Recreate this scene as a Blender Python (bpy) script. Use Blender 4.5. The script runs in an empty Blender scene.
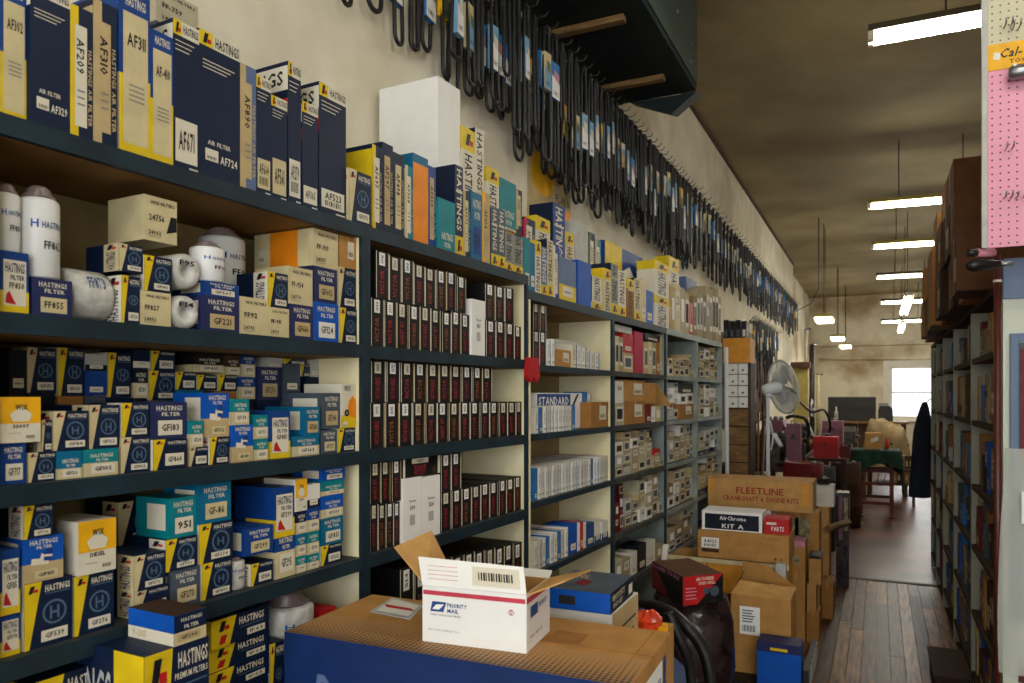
import bpy, math, random
from mathutils import Vector, Matrix
random.seed(7)
S = bpy.context.scene
C = S.collection
# ------------------------------------------------------------------ camera
F, CX, CY, H = 750.0, 512.0, 396.0, 1.62      # level camera, horizon below the middle (lens shift)
TH = math.atan(366 / F)
cam_data = bpy.data.cameras.new('camera')
cam_data.sensor_width = 36.0
cam_data.lens = F / 1024 * 36.0
cam_data.shift_y = 54.5 / 1024
cam_data.dof.use_dof = True
cam_data.dof.focus_distance = 2.4
cam_data.dof.aperture_fstop = 6.3
cam_data.shift_y = 54.5 / 1024
cam_data.dof.use_dof = True
cam_data.dof.focus_distance = 2.4
cam_data.dof.aperture_fstop = 6.3
cam_data.clip_start = 0.05
cam_data.clip_end = 200
cam = bpy.data.objects.new('camera', cam_data)
cam.location = (0, 0, H)
cam.rotation_euler = (math.pi / 2, 0, TH)
C.objects.link(cam)
S.camera = cam
# ------------------------------------------------------------------ world, daylight, exposure
S.view_settings.view_transform = 'Standard'
S.view_settings.look = 'None'
S.view_settings.gamma = 1
S.view_settings.use_curve_mapping = False
S.view_settings.exposure = 0.2
W = bpy.data.worlds.new('overcast_sky')
S.world = W
W.use_nodes = True
W.node_tree.nodes['Background'].inputs[0].default_value = (0.86, 0.93, 1.0, 1)
W.node_tree.nodes['Background'].inputs[1].default_value = 2.5

def area(name, loc, rot, sx, sy, power, col):
    l = bpy.data.lights.new(name, 'AREA')
    l.shape = 'RECTANGLE'; l.size = sx; l.size_y = sy; l.energy = power; l.color = col
    o = bpy.data.objects.new(name, l)
    o.location = loc; o.rotation_euler = rot
    C.objects.link(o)
    return o
# daylight entering through the shop-front windows behind the camera and the back window
area('shopfront_daylight', (1.3, -2.93, 2.05), (math.radians(90), 0, 0), 5.2, 2.4, 105, (0.97, 0.985, 1.0))
area('back_window_daylight', (0.93, 23.06, 1.72), (math.radians(-90), 0, 0), 1.25, 1.3, 45, (0.93, 0.97, 1.0))
# ------------------------------------------------------------------ picture rays to real planes
def ray(x, y):
    a = (x - CX) / F; b = (CY - y) / F
    fw = 1.0; up = b
    c, s = math.cos(TH), math.sin(TH)
    return (a * c - fw * s, a * s + fw * c, up)
def onZ(x, y, z):
    r = ray(x, y); k = (z - H) / r[2]
    return Vector((r[0] * k, r[1] * k, z))
def onY(x, y, Y):
    r = ray(x, y); k = Y / r[1]
    return Vector((r[0] * k, Y, H + r[2] * k))
def onX(x, y, X):
    r = ray(x, y); k = X / r[0]
    return Vector((X, r[1] * k, H + r[2] * k))
# the left shelving stands 2.2 degrees off the wall
DL = math.atan(403 / F) - TH
XS = 1.28
EX, EY = math.sin(DL), math.cos(DL)
NX, NY = math.cos(DL), -math.sin(DL)
RZ = math.pi / 2 - DL
def sh(x, y, q=0):
    r = ray(x, y); k = (-XS - q) / (r[0] * NX + r[1] * NY)
    return (k * (r[0] * EX + r[1] * EY), H + r[2] * k)
def sw(s, q, z):
    k = -XS - q
    return Vector((EX * s + NX * k, EY * s + NY * k, z))
# ------------------------------------------------------------------ materials
MATS = {}
def lin(c):
    return tuple(((v / 255) / 12.92 if v / 255 <= 0.04045 else ((v / 255 + 0.055) / 1.055) ** 2.4) for v in c)
def mk(name, rgb, rough=0.55, var=0.10, scale=14, metal=0.0, bump=0.0, emit=0.0, rgb2=None, lo=0.35, hi=0.7, detail=4, stretch=None, spec=0.4):
    if name in MATS: return MATS[name]
    m = bpy.data.materials.new(name); m.use_nodes = True
    nt = m.node_tree; b = nt.nodes['Principled BSDF']
    b.inputs['Roughness'].default_value = rough
    b.inputs['Metallic'].default_value = metal
    b.inputs['Specular IOR Level'].default_value = spec
    c = lin(rgb)
    tc = nt.nodes.new('ShaderNodeTexCoord')
    src = tc.outputs['Object']
    if stretch:
        mp = nt.nodes.new('ShaderNodeMapping'); mp.inputs['Scale'].default_value = stretch
        nt.links.new(src, mp.inputs[0]); src = mp.outputs[0]
    nz = nt.nodes.new('ShaderNodeTexNoise'); nz.inputs['Scale'].default_value = scale; nz.inputs['Detail'].default_value = detail
    nt.links.new(src, nz.inputs['Vector'])
    rp = nt.nodes.new('ShaderNodeValToRGB')
    c2 = lin(rgb2) if rgb2 else tuple(v * (1 - var * 2.2) for v in c)
    rp.color_ramp.elements[0].position = lo; rp.color_ramp.elements[0].color = (*c2, 1)
    rp.color_ramp.elements[1].position = hi; rp.color_ramp.elements[1].color = (*c, 1)
    nt.links.new(nz.outputs['Fac'], rp.inputs[0])
    nt.links.new(rp.outputs[0], b.inputs['Base Color'])
    if bump:
        bp = nt.nodes.new('ShaderNodeBump'); bp.inputs['Strength'].default_value = bump; bp.inputs['Distance'].default_value = 0.01
        nt.links.new(nz.outputs['Fac'], bp.inputs['Height']); nt.links.new(bp.outputs[0], b.inputs['Normal'])
    if emit:
        b.inputs['Emission Color'].default_value = (*c, 1); b.inputs['Emission Strength'].default_value = emit
    MATS[name] = m
    return m
PAL = dict(
    navy=(8, 28, 58), darknavy=(10, 20, 36), blue=(12, 62, 134), bright=(4, 82, 178), skyblue=(40, 120, 190), teal=(0, 128, 138), tealblue=(0, 104, 142),
    yellow=(228, 196, 24), gold=(240, 178, 20), orange=(240, 140, 20), amber=(222, 150, 50), cream=(212, 196, 150), tan=(196, 172, 124), paper=(216, 208, 186),
    white=(236, 234, 228), offwhite=(220, 216, 204), red=(190, 30, 34), darkred=(112, 20, 24), crimson=(178, 16, 66), pink=(214, 140, 158), maroon=(84, 20, 28),
    black=(20, 19, 20), char=(40, 40, 42), ink=(24, 24, 30), grey=(140, 138, 130), lightgrey=(186, 186, 178), slate=(74, 84, 96), steelblue=(92, 112, 150),
    kraft=(184, 134, 72), kraft2=(160, 110, 54), kraft3=(202, 154, 90), brown=(96, 62, 36), umber=(64, 42, 28), beige=(172, 154, 120), beige2=(148, 130, 96),
    stripered=(206, 66, 84), postblue=(38, 74, 132), purple=(36, 44, 88), greycream=(186, 176, 146), dirtygreen=(98, 108, 74), mauve=(140, 92, 112), logoblue=(80, 106, 130), kred=(160, 50, 52), printred=(164, 34, 32), cartonblue=(18, 46, 98), sleeveblue=(120, 168, 200), kamber=(150, 84, 50))
def mat(n):
    if n in MATS: return MATS[n]
    rough = 0.5
    if n.startswith('kraft') or n in ('brown', 'umber', 'beige', 'beige2', 'tan', 'greycream'): rough = 0.75
    return mk(n, PAL[n], rough, spec=0.25, var=0.02 if n in ('white', 'offwhite', 'paper') else 0.10, scale=16)
mk('cabinet_green', (22, 47, 58), 0.5, 0.12, 10, rgb2=(14, 32, 41), bump=0.08, spec=0.3)
mk('board_under', (150, 116, 62), 0.75, 0.1, 6, rgb2=(120, 90, 46))
mk('board_top', (66, 66, 60), 0.7, 0.2, 9, rgb2=(40, 42, 42))
mk('cream_panel', (236, 228, 190), 0.65, 0.1, 5, rgb2=(216, 204, 160))
mk('brown_panel', (96, 78, 46), 0.7, 0.1, 5, rgb2=(72, 58, 34))
mk('grey_steel', (148, 158, 152), 0.42, 0.1, 6, metal=0.25, rgb2=(116, 126, 120))
mk('plaster', (236, 229, 208), 0.85, 0.1, 3.0, rgb2=(214, 204, 178), bump=0.25, detail=8)
mk('old_plaster', (224, 216, 192), 0.88, 0.2, 0.9, rgb2=(156, 132, 98), bump=0.3, detail=9, lo=0.32, hi=0.55)
mk('ceiling_paint', (160, 145, 104), 0.85, 0.2, 1.1, rgb2=(128, 112, 76), bump=0.3, detail=8)
mk('floor_wood', (118, 72, 36), 0.42, 0.3, 5, rgb2=(50, 30, 17), stretch=(9, 0.8, 1), bump=0.12, detail=7, spec=0.16)
mk('floor_wood_worn', (164, 106, 52), 0.40, 0.3, 5, rgb2=(72, 46, 26), stretch=(9, 0.8, 1), bump=0.12, detail=7, spec=0.16)
mk('floor_wood_dark', (92, 56, 29), 0.42, 0.3, 5, rgb2=(40, 25, 15), stretch=(9, 0.8, 1), bump=0.12, detail=7, spec=0.16)
mk('subfloor', (30, 22, 16), 0.8)
mk('sheet_floor', (104, 60, 40), 0.4, 0.3, 1.6, rgb2=(54, 31, 21), bump=0.08, detail=8, spec=0.2)
mk('unit_green', (26, 40, 40), 0.6, 0.15, 5, rgb2=(16, 26, 27), spec=0.2)
mk('unit_face', (62, 80, 76), 0.45, 0.15, 5, rgb2=(46, 60, 58))
mk('timber', (142, 108, 62), 0.7, 0.2, 7, stretch=(1, 8, 8), rgb2=(104, 76, 42))
mk('dark_timber', (78, 48, 28), 0.7, 0.2, 7, rgb2=(52, 32, 20))
mk('red_timber', (120, 52, 38), 0.5, 0.2, 7, rgb2=(84, 34, 26))
mk('rubber', (17, 17, 18), 0.48, 0.2, 30, spec=0.5)
mk('wire', (70, 64, 58), 0.4, 0.1, 20, metal=0.7)
mk('steel', (150, 150, 150), 0.35, 0.1, 20, metal=0.8)
mk('oily_metal', (84, 78, 70), 0.45, 0.3, 18, metal=0.6, rgb2=(42, 38, 34))
mk('canister_white', (226, 226, 222), 0.3, 0.05, 8)
mk('wrap_white', (214, 212, 204), 0.2, 0.15, 40, bump=0.4)
mk('cap_grey', (132, 116, 112), 0.35, 0.2, 20)
mk('fan_white', (214, 218, 220), 0.35, 0.05, 10)
mk('green_cloth', (24, 62, 46), 0.9, 0.2, 12, rgb2=(14, 38, 30), bump=0.2)
mk('tarp', (150, 128, 88), 0.8, 0.2, 5, rgb2=(108, 90, 58), bump=0.3)
mk('coat_cloth', (32, 42, 60), 0.9, 0.2, 8)
mk('brass', (176, 140, 60), 0.35, 0.2, 20, metal=0.8)
mk('maroon_pipe', (84, 34, 26), 0.4, 0.15, 12)
mk('cabinet_white', (196, 202, 184), 0.5, 0.05, 4)
mk('cabinet_blue', (84, 108, 136), 0.45, 0.1, 6)
mk('dark_cabinet', (42, 42, 44), 0.55, 0.2, 6)
mk('clearbag', (186, 190, 172), 0.16, 0.25, 14, rgb2=(152, 156, 138), bump=0.3)
mk('darkbag', (54, 40, 40), 0.2, 0.3, 24, rgb2=(26, 18, 20), bump=0.5)
mk('tube_light', (255, 252, 240), 0.4, 0.0, 5, emit=50)
mk('lamp_glow', (255, 242, 214), 0.4, 0.0, 5, emit=11)
mk('lamp_hood', (176, 160, 84), 0.5, 0.1, 8)
mk('lamp_hood_grey', (90, 84, 66), 0.5, 0.1, 8)
mk('foil', (186, 170, 120), 0.35, 0.35, 26, rgb2=(96, 84, 54), bump=0.3)
def sheer(name, rgb, a):
    m = bpy.data.materials.new(name); m.use_nodes = True
    b = m.node_tree.nodes['Principled BSDF']
    b.inputs['Base Color'].default_value = (*lin(rgb), 1); b.inputs['Roughness'].default_value = 0.12
    b.inputs['Alpha'].default_value = a
    MATS[name] = m
sheer('window_glass', (236, 244, 250), 0.10)
sheer('poly_film', (222, 226, 216), 0.34)
# halftone carton top, pegboard, grille and dotted surfaces: flat print / fine holes
def dots(name, base, dot, pitch, rad, ax=(0, 1), fade=None, rough=0.6):
    m = bpy.data.materials.new(name); m.use_nodes = True
    nt = m.node_tree; b = nt.nodes['Principled BSDF']; b.inputs['Roughness'].default_value = rough
    tc = nt.nodes.new('ShaderNodeTexCoord'); sp = nt.nodes.new('ShaderNodeSeparateXYZ'); nt.links.new(tc.outputs['Object'], sp.inputs[0])
    def M(op, a, b_=None):
        n_ = nt.nodes.new('ShaderNodeMath'); n_.operation = op
        for i, v in enumerate((a, b_)):
            if v is None: continue
            if isinstance(v, (int, float)): n_.inputs[i].default_value = v
            else: nt.links.new(v, n_.inputs[i])
        return n_.outputs[0]
    d = []
    for i in ax:
        f = M('FRACT', M('DIVIDE', sp.outputs[i], pitch)); g = M('SUBTRACT', f, 0.5); d.append(M('MULTIPLY', g, g))
    r = M('SQRT', M('ADD', d[0], d[1]))
    if fade:   # dot size shrinks along an axis of the printed sheet
        k = M('SUBTRACT', rad, M('MULTIPLY', sp.outputs[fade[0]], fade[1]))
        t = M('LESS_THAN', r, k)
    else: t = M('LESS_THAN', r, rad)
    mx = nt.nodes.new('ShaderNodeMix'); mx.data_type = 'RGBA'
    mx.inputs[6].default_value = (*lin(base), 1); mx.inputs[7].default_value = (*lin(dot), 1)
    nt.links.new(t, mx.inputs[0]); nt.links.new(mx.outputs[2], b.inputs['Base Color'])
    MATS[name] = m
dots('peg_pink', (222, 150, 172), (96, 52, 66), 0.0254, 0.13, (0, 2))
dots('peg_cream', (196, 190, 158), (92, 86, 66), 0.0254, 0.13, (0, 2))
dots('halftone', (170, 126, 74), (70, 56, 44), 0.011, 0.50, (0, 1), (1, 3.6), 0.7)
dots('hpanel', (150, 156, 160), (70, 74, 78), 0.008, 0.3, (0, 2))
# ------------------------------------------------------------------ glyphs
GL = {}
def make_glyphs():
    chars = 'ABCDEFGHIJKLMNOPQRSTUVWXYZabcdefghijklmnopqrstuvwxyz0123456789&-./$'
    tmp = []
    for ch in chars:
        cu = bpy.data.curves.new('glyph', 'FONT'); cu.body = ch; cu.resolution_u = 1; cu.offset = 0.022
        o = bpy.data.objects.new('glyph', cu); C.objects.link(o); tmp.append((ch, o))
    bpy.context.view_layer.update()
    dg = bpy.context.evaluated_depsgraph_get()
    for ch, o in tmp:
        me = o.evaluated_get(dg).to_mesh()
        vs = [(v.co.x, v.co.y) for v in me.vertices]
        fs = [tuple(p.vertices) for p in me.polygons]
        x0 = min(v[0] for v in vs); x1 = max(v[0] for v in vs)
        GL[ch] = ([(x - x0, y) for x, y in vs], fs, x1 - x0)
    for ch, o in tmp:
        cu = o.data; bpy.data.objects.remove(o); bpy.data.curves.remove(cu)
make_glyphs()
# ------------------------------------------------------------------ mesh builder
class MB:
    def __init__(s):
        s.v = []; s.f = []; s.m = []; s.slots = []; s.sm = []
    def mi(s, name):
        if name not in s.slots: s.slots.append(name)
        return s.slots.index(name)
    def poly(s, pts, m, smooth=False):
        i = len(s.v); s.v += [tuple(p) for p in pts]; s.f.append(tuple(range(i, i + len(pts)))); s.m.append(s.mi(m)); s.sm.append(smooth)
    def grid(s, vs, fs, m, smooth=True):
        i = len(s.v); s.v += [tuple(p) for p in vs]; k = s.mi(m)
        for f in fs: s.f.append(tuple(i + a for a in f)); s.m.append(k); s.sm.append(smooth)
    def box(s, x0, x1, y0, y1, z0, z1, m, xf=None, faces=None):
        vs = [(x0, y0, z0), (x1, y0, z0), (x1, y1, z0), (x0, y1, z0), (x0, y0, z1), (x1, y0, z1), (x1, y1, z1), (x0, y1, z1)]
        if xf: vs = [tuple(xf @ Vector(p)) for p in vs]
        s.grid(vs, [(0, 3, 2, 1), (4, 5, 6, 7), (0, 1, 5, 4), (1, 2, 6, 5), (2, 3, 7, 6), (3, 0, 4, 7)], m, False)
    def prism(s, pts, d, m):    # pts: closed polygon, extruded by vector d
        n = len(pts); d = Vector(d); P = [Vector(p) for p in pts]
        vs = P + [p + d for p in P]
        s.grid(vs, [tuple(range(n - 1, -1, -1)), tuple(range(n, 2 * n))] + [(i, (i + 1) % n, n + (i + 1) % n, n + i) for i in range(n)], m, False)
    def tube(s, pts, r, m, n=8, closed=False, cap=True):
        P = [Vector(p) for p in pts]; k = len(P); vs = []
        rr = r if isinstance(r, (list, tuple)) else [r] * k
        up = None
        for i, p in enumerate(P):
            a = P[(i - 1) % k] if (closed or i > 0) else p; b = P[(i + 1) % k] if (closed or i < k - 1) else p
            t = (b - a).normalized()
            if up is None:
                up = Vector((0, 0, 1)) if abs(t.z) < 0.9 else Vector((1, 0, 0))
            x = t.cross(up)
            if x.length < 1e-4: x = t.orthogonal()
            x.normalize(); y = x.cross(t).normalized(); up = y
            for j in range(n):
                a_ = 2 * math.pi * j / n
                vs.append(p + (x * math.cos(a_) + y * math.sin(a_)) * rr[i])
        fs = []
        for i in range(k if closed else k - 1):
            for j in range(n):
                a0 = i * n + j; a1 = i * n + (j + 1) % n; b0 = ((i + 1) % k) * n + j; b1 = ((i + 1) % k) * n + (j + 1) % n
                fs.append((a0, a1, b1, b0))
        s.grid(vs, fs, m, True)
        if cap and not closed:
            i0 = len(s.v) - len(vs)
            s.f.append(tuple(i0 + j for j in range(n - 1, -1, -1))); s.m.append(s.mi(m)); s.sm.append(False)
            s.f.append(tuple(i0 + (k - 1) * n + j for j in range(n))); s.m.append(s.mi(m)); s.sm.append(False)
    def lathe(s, prof, m, n=20, xf=None, mats=None):
        vs = []; k = len(prof)
        for r, z in prof:
            for j in range(n):
                a = 2 * math.pi * j / n; p = Vector((r * math.cos(a), r * math.sin(a), z)); vs.append(xf @ p if xf else p)
        i0 = len(s.v); s.v += [tuple(p) for p in vs]
        for i in range(k - 1):
            mm = s.mi(mats[i] if mats else m)
            for j in range(n):
                s.f.append((i0 + i * n + j, i0 + i * n + (j + 1) % n, i0 + (i + 1) * n + (j + 1) % n, i0 + (i + 1) * n + j)); s.m.append(mm); s.sm.append(abs(prof[i][0] - prof[i + 1][0]) < 0.6 * abs(prof[i][1] - prof[i + 1][1]) + 1e-6 or True)
        for idx, rev in ((0, True), (k - 1, False)):
            if prof[idx][0] > 1e-5:
                r_ = [i0 + idx * n + j for j in range(n)]
                s.f.append(tuple(r_[::-1] if rev else r_)); s.m.append(s.mi(mats[min(idx, k - 2)] if mats else m)); s.sm.append(False)
    def text(s, st, o, ux, uy, m):    # fit the string into the parallelogram o, ux, uy
        o = Vector(o); ux = Vector(ux); uy = Vector(uy); x = 0; parts = []
        for ch in st:
            if ch == ' ' or ch not in GL: x += 0.35; continue
            parts.append((x, GL[ch])); x += GL[ch][2] + 0.09
        if not parts: return
        wd = max(x - 0.09, 0.1); k = s.mi(m)
        for x0, (vs, fs, _) in parts:
            i = len(s.v)
            s.v += [tuple(o + ux * ((x0 + a) / wd) + uy * (b / 0.72)) for a, b in vs]
            for f in fs: s.f.append(tuple(i + q for q in f)); s.m.append(k); s.sm.append(False)
    def build(s, name, parent=None, loc=(0, 0, 0), rz=0.0, kind=None):
        me = bpy.data.meshes.new(name); me.from_pydata(s.v, [], s.f)
        for n_ in s.slots: me.materials.append(mat(n_))
        me.polygons.foreach_set('material_index', s.m)
        me.polygons.foreach_set('use_smooth', s.sm)
        me.update()
        return place(me, name, parent, loc, rz, kind)
def place(me, name, parent=None, loc=(0, 0, 0), rz=0.0, kind=None):
    o = bpy.data.objects.new(name, me); C.objects.link(o)
    o.parent = parent; o.location = loc; o.rotation_euler = (0, 0, rz)
    if kind: o['kind'] = kind
    return o
def empty(name, loc=(0, 0, 0), rz=0.0):
    o = bpy.data.objects.new(name, None); C.objects.link(o); o.location = loc; o.rotation_euler = (0, 0, rz); o.empty_display_size = 0.1
    return o
def tag(o, label, cat, group=None):
    o['label'] = label; o['category'] = cat
    if group: o['group'] = group
    return o
def copy_tree(o, parent=None):
    c = o.copy(); C.objects.link(c); c.parent = parent
    for ch in o.children: copy_tree(ch, c)
    return c
def struct(b, name, parent=None, loc=(0, 0, 0), rz=0.0):
    return b.build(name, parent, loc, rz, 'structure')
ORD = 'first second third fourth fifth sixth seventh eighth ninth tenth eleventh twelfth thirteenth fourteenth fifteenth sixteenth seventeenth eighteenth nineteenth twentieth'.split()
TENS = {2: 'twenty', 3: 'thirty', 4: 'forty', 5: 'fifty', 6: 'sixty', 7: 'seventy', 8: 'eighty', 9: 'ninety'}
def ordn(i):   # 0-based
    if i < 20: return ORD[i]
    n_ = i + 1
    h = ''
    if n_ > 100: return 'hundred-and-' + ordn(n_ - 101)
    if n_ == 100: return 'hundredth'
    t, u = divmod(n_, 10)
    return TENS[t] + '-' + ORD[u - 1] if u else TENS[t][:-1] + 'ieth'
# ------------------------------------------------------------------ shell
YB, YF, XL, XR, ZC = 23.0, -3.0, -1.62, 4.6, 4.415
b = MB(); b.box(XL - 0.2, XR + 0.2, YF - 0.2, YB + 0.2, -0.25, -0.022, 'subfloor'); floor = struct(b, 'floor')
YSEAM = 7.32
row = 0; x = XL + 0.03
while x < 0.80:
    y = YF + 0.05 + random.uniform(0, 0.7)
    w = 0.079
    y0 = YF
    while y0 < YSEAM:
        y1 = min(y0 + random.choice((1.4, 1.8, 2.2, 2.6)) if y0 > YF else y, YSEAM)
        if YSEAM - y1 < 0.3: y1 = YSEAM
        b = MB(); dz = random.uniform(-0.0012, 0.0004)
        mm = random.choices(('floor_wood', 'floor_wood_worn', 'floor_wood_dark'), (5, 2.2, 2.5))[0]
        b.box(x, x + w - 0.0028, y0 + 0.0015, y1 - 0.0015, -0.022, dz, mm)
        b.build('plank', floor)
        y0 = y1
    x += w; row += 1
b = MB(); b.box(x, XR, YF, YSEAM, -0.022, -0.001, 'floor_wood_dark'); b.build('plank_field', floor)
b = MB(); b.box(XL, XR, YSEAM + 0.03, YB, -0.022, 0.0005, 'sheet_floor'); b.build('sheet_flooring', floor)
b = MB(); b.box(XL, XR, YSEAM - 0.02, YSEAM + 0.05, -0.02, 0.004, 'dark_timber'); b.build('threshold_strip', floor)
b = MB(); b.box(XL - 0.2, XR + 0.2, YF - 0.2, YB + 0.2, ZC, ZC + 0.2, 'ceiling_paint'); struct(b, 'ceiling')
b = MB(); b.box(XL - 0.2, XL, YF, 16.9, 0, ZC, 'plaster'); b.box(XL - 0.4, XL - 0.14, 16.9, YB, 0, ZC, 'old_plaster'); b.box(XL-0.4, XL-0.02, 16.86, 16.9, 0, ZC, 'plaster'); wl = struct(b, 'wall_left')
b = MB(); b.box(XR, XR + 0.2, YF, YB, 0, ZC, 'old_plaster'); struct(b, 'wall_right')
# back wall with the window opening
WX0, WX1, WZ0, WZ1 = 0.30, 1.56, 1.02, 2.42
b = MB()
b.box(XL - 0.4, WX0, YB, YB + 0.2, 0, ZC, 'old_plaster'); b.box(WX1, XR, YB, YB + 0.2, 0, ZC, 'old_plaster')
b.box(WX0, WX1, YB, YB + 0.2, 0, WZ0, 'old_plaster'); b.box(WX0, WX1, YB, YB + 0.2, WZ1, ZC, 'old_plaster')
wb = struct(b, 'wall_back')
# front wall with the shop windows
b = MB(); b.box(XL - 0.2, -1.35, YF - 0.2, YF, 0, ZC, 'plaster'); b.box(3.95, XR, YF - 0.2, YF, 0, ZC, 'plaster')
b.box(-1.35, 3.95, YF - 0.2, YF, 0, 0.75, 'plaster'); b.box(-1.35, 3.95, YF - 0.2, YF, 3.35, ZC, 'plaster'); struct(b, 'wall_front')
b = MB(); b.box(-1.35, 3.95, YF - 0.12, YF - 0.11, 0.75, 3.35, 'window_glass'); w2 = struct(b, 'window_2')
b = MB()
for xx in (-1.35, -0.05, 1.27, 2.6, 3.9): b.box(xx, xx + 0.05, YF - 0.15, YF - 0.08, 0.75, 3.35, 'dark_timber')
b.build('window_frame', w2)
b = MB(); fr = 0.055
for a in ((WX0 - 0.17, WX0 + 0.0, WZ0 - 0.06, WZ1 + 0.16), (WX1, WX1 + 0.14, WZ0 - 0.06, WZ1 + 0.16)): b.box(a[0], a[1], YB - 0.03, YB, a[2], a[3], 'offwhite')
b.box(WX0, WX1, YB - 0.03, YB, WZ1, WZ1 + 0.16, 'offwhite'); b.box(WX0 - 0.2, WX1 + 0.18, YB - 0.08, YB, WZ0 - 0.1, WZ0 - 0.06, 'offwhite')
wf = struct(b, 'window_1')
b = MB()
b.box(WX0, WX0 + fr, YB + 0.01, YB + 0.05, WZ0, WZ1, 'offwhite'); b.box(WX1 - fr, WX1, YB + 0.01, YB + 0.05, WZ0, WZ1, 'offwhite')
b.box(WX0, WX1, YB + 0.01, YB + 0.05, WZ0, WZ0 + fr, 'offwhite'); b.box(WX0, WX1, YB + 0.01, YB + 0.05, WZ1 - fr, WZ1, 'offwhite')
b.box(WX0, WX1, YB + 0.01, YB + 0.05, (WZ0 + WZ1) / 2 - 0.02, (WZ0 + WZ1) / 2 + 0.02, 'offwhite')
b.build('window_frame', wf)
for za, zb in ((WZ0 + fr, (WZ0 + WZ1) / 2 - 0.02), ((WZ0 + WZ1) / 2 + 0.02, WZ1 - fr)):
    b = MB(); b.box(WX0 + fr, WX1 - fr, YB + 0.025, YB + 0.03, za, zb, 'window_glass'); b.build('window_pane', wf)
# conduit and stains on the back wall, trim between wall and ceiling
b = MB(); b.tube([(-1.5, YB - 0.04, 2.66), (1.9, YB - 0.04, 2.62)], 0.03, 'old_plaster', 8); b.tube([(-1.5, YB - 0.04, 3.02), (1.9, YB - 0.04, 3.02)], 0.02, 'old_plaster', 8); struct(b, 'trim_1')
b = MB(); b.box(XL, XL + 0.025, YF, 16.86, ZC - 0.035, ZC, 'dark_timber'); struct(b, 'trim_2')
b = MB(); b.tube([(XL + 0.012, 4.45, 3.60), (XL + 0.012, 10.0, 3.60), (XL + 0.012, 16.8, 3.60)], 0.009, 'dark_timber', 6); struct(b, 'trim_3')
# ------------------------------------------------------------------ left shelving
mk('shaded_cream_back', (158, 140, 98), 0.75, 0.1, 4, rgb2=(124, 106, 68))  # cream panel darkened: the shade under the shelves is put into the colour
DEP = 0.29
B12 = [2.072, 1.755, 1.475, 1.195, 0.90, 0.60, 0.12]
B36 = [2.018, 1.741, 1.473, 1.214, 0.940, 0.68, 0.40, 0.12]
UN = [dict(s=(0.645, 1.568), b=B12, k='g', n='nearest unit'), dict(s=(1.568, 2.515), b=B12, k='g', n='second unit'),
      dict(s=(2.515, 3.420), b=B36, k='g', n='third unit'), dict(s=(3.420, 4.295), b=B36, k='m', n='fourth unit'),
      dict(s=(4.295, 5.000), b=B36, k='m', n='fifth unit'), dict(s=(5.000, 5.720), b=B36, k='m', n='furthest unit')]
ULAB = ['dark green shelf unit of filter boxes, nearest the camera', 'dark green shelf unit packed with slim black gasket boxes',
        'green and cream shelf unit holding white manuals', 'shelf unit with open carton flap and beige part boxes',
        'grey steel shelf unit behind the long lettered carton', 'furthest grey steel shelf unit on the left wall']
for i, u in enumerate(UN):
    s0, s1 = u['s']; L = s1 - s0 - 0.001; r = empty('shelf_unit', sw(s0, 0, 0), RZ)
    tag(r, ULAB[i], 'shelf unit', 'left wall shelf units')
    inner = 'cream_panel' if i < 3 else 'grey_steel'; strip = 'cabinet_green' if i < 4 else 'grey_steel'
    tp = 0.016 if i < 4 else 0.012; ht = u['b'][0]
    for k, xa in ((0, 0.0), (1, L - tp)):
        b = MB(); b.box(xa, xa + tp, 0.012, DEP, 0, ht - 0.034, inner); p = b.build('side_panel', r)
        b = MB(); b.box(xa, xa + tp, 0, 0.0115, 0, ht - 0.034, strip if not (i == 2 and k == 0) else 'cream_panel'); b.build('front_strip', p)
    b = MB(); b.box(tp, L - tp, DEP - 0.008, DEP, 0, ht - 0.035, 'shaded_cream_back' if i < 3 else 'grey_steel'); b.build('back_panel', r)
    for j, zt in enumerate(u['b']):
        th = 0.034 if (j == 0 or i < 2) else 0.024
        xa, xb = (0, L) if j == 0 else (tp + 0.001, L - tp - 0.001)
        b = MB(); b.box(xa, xb, 0.012, DEP - (0 if j == 0 else 0.009), zt - th, zt, 'board_top')
        if i < 3: b.poly([(xa, .012, zt - th - .0004), (xa, DEP - .01, zt - th - .0004), (xb, DEP - .01, zt - th - .0004), (xb, .012, zt - th - .0004)], 'board_under')
        p = b.build('shelf_board', r)
        b = MB(); b.box(xa, xb, 0, 0.0115, zt - th, zt, strip if not (i == 3 and j > 0) else 'board_top'); b.build('front_edge', p)
    u['i'] = i
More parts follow.
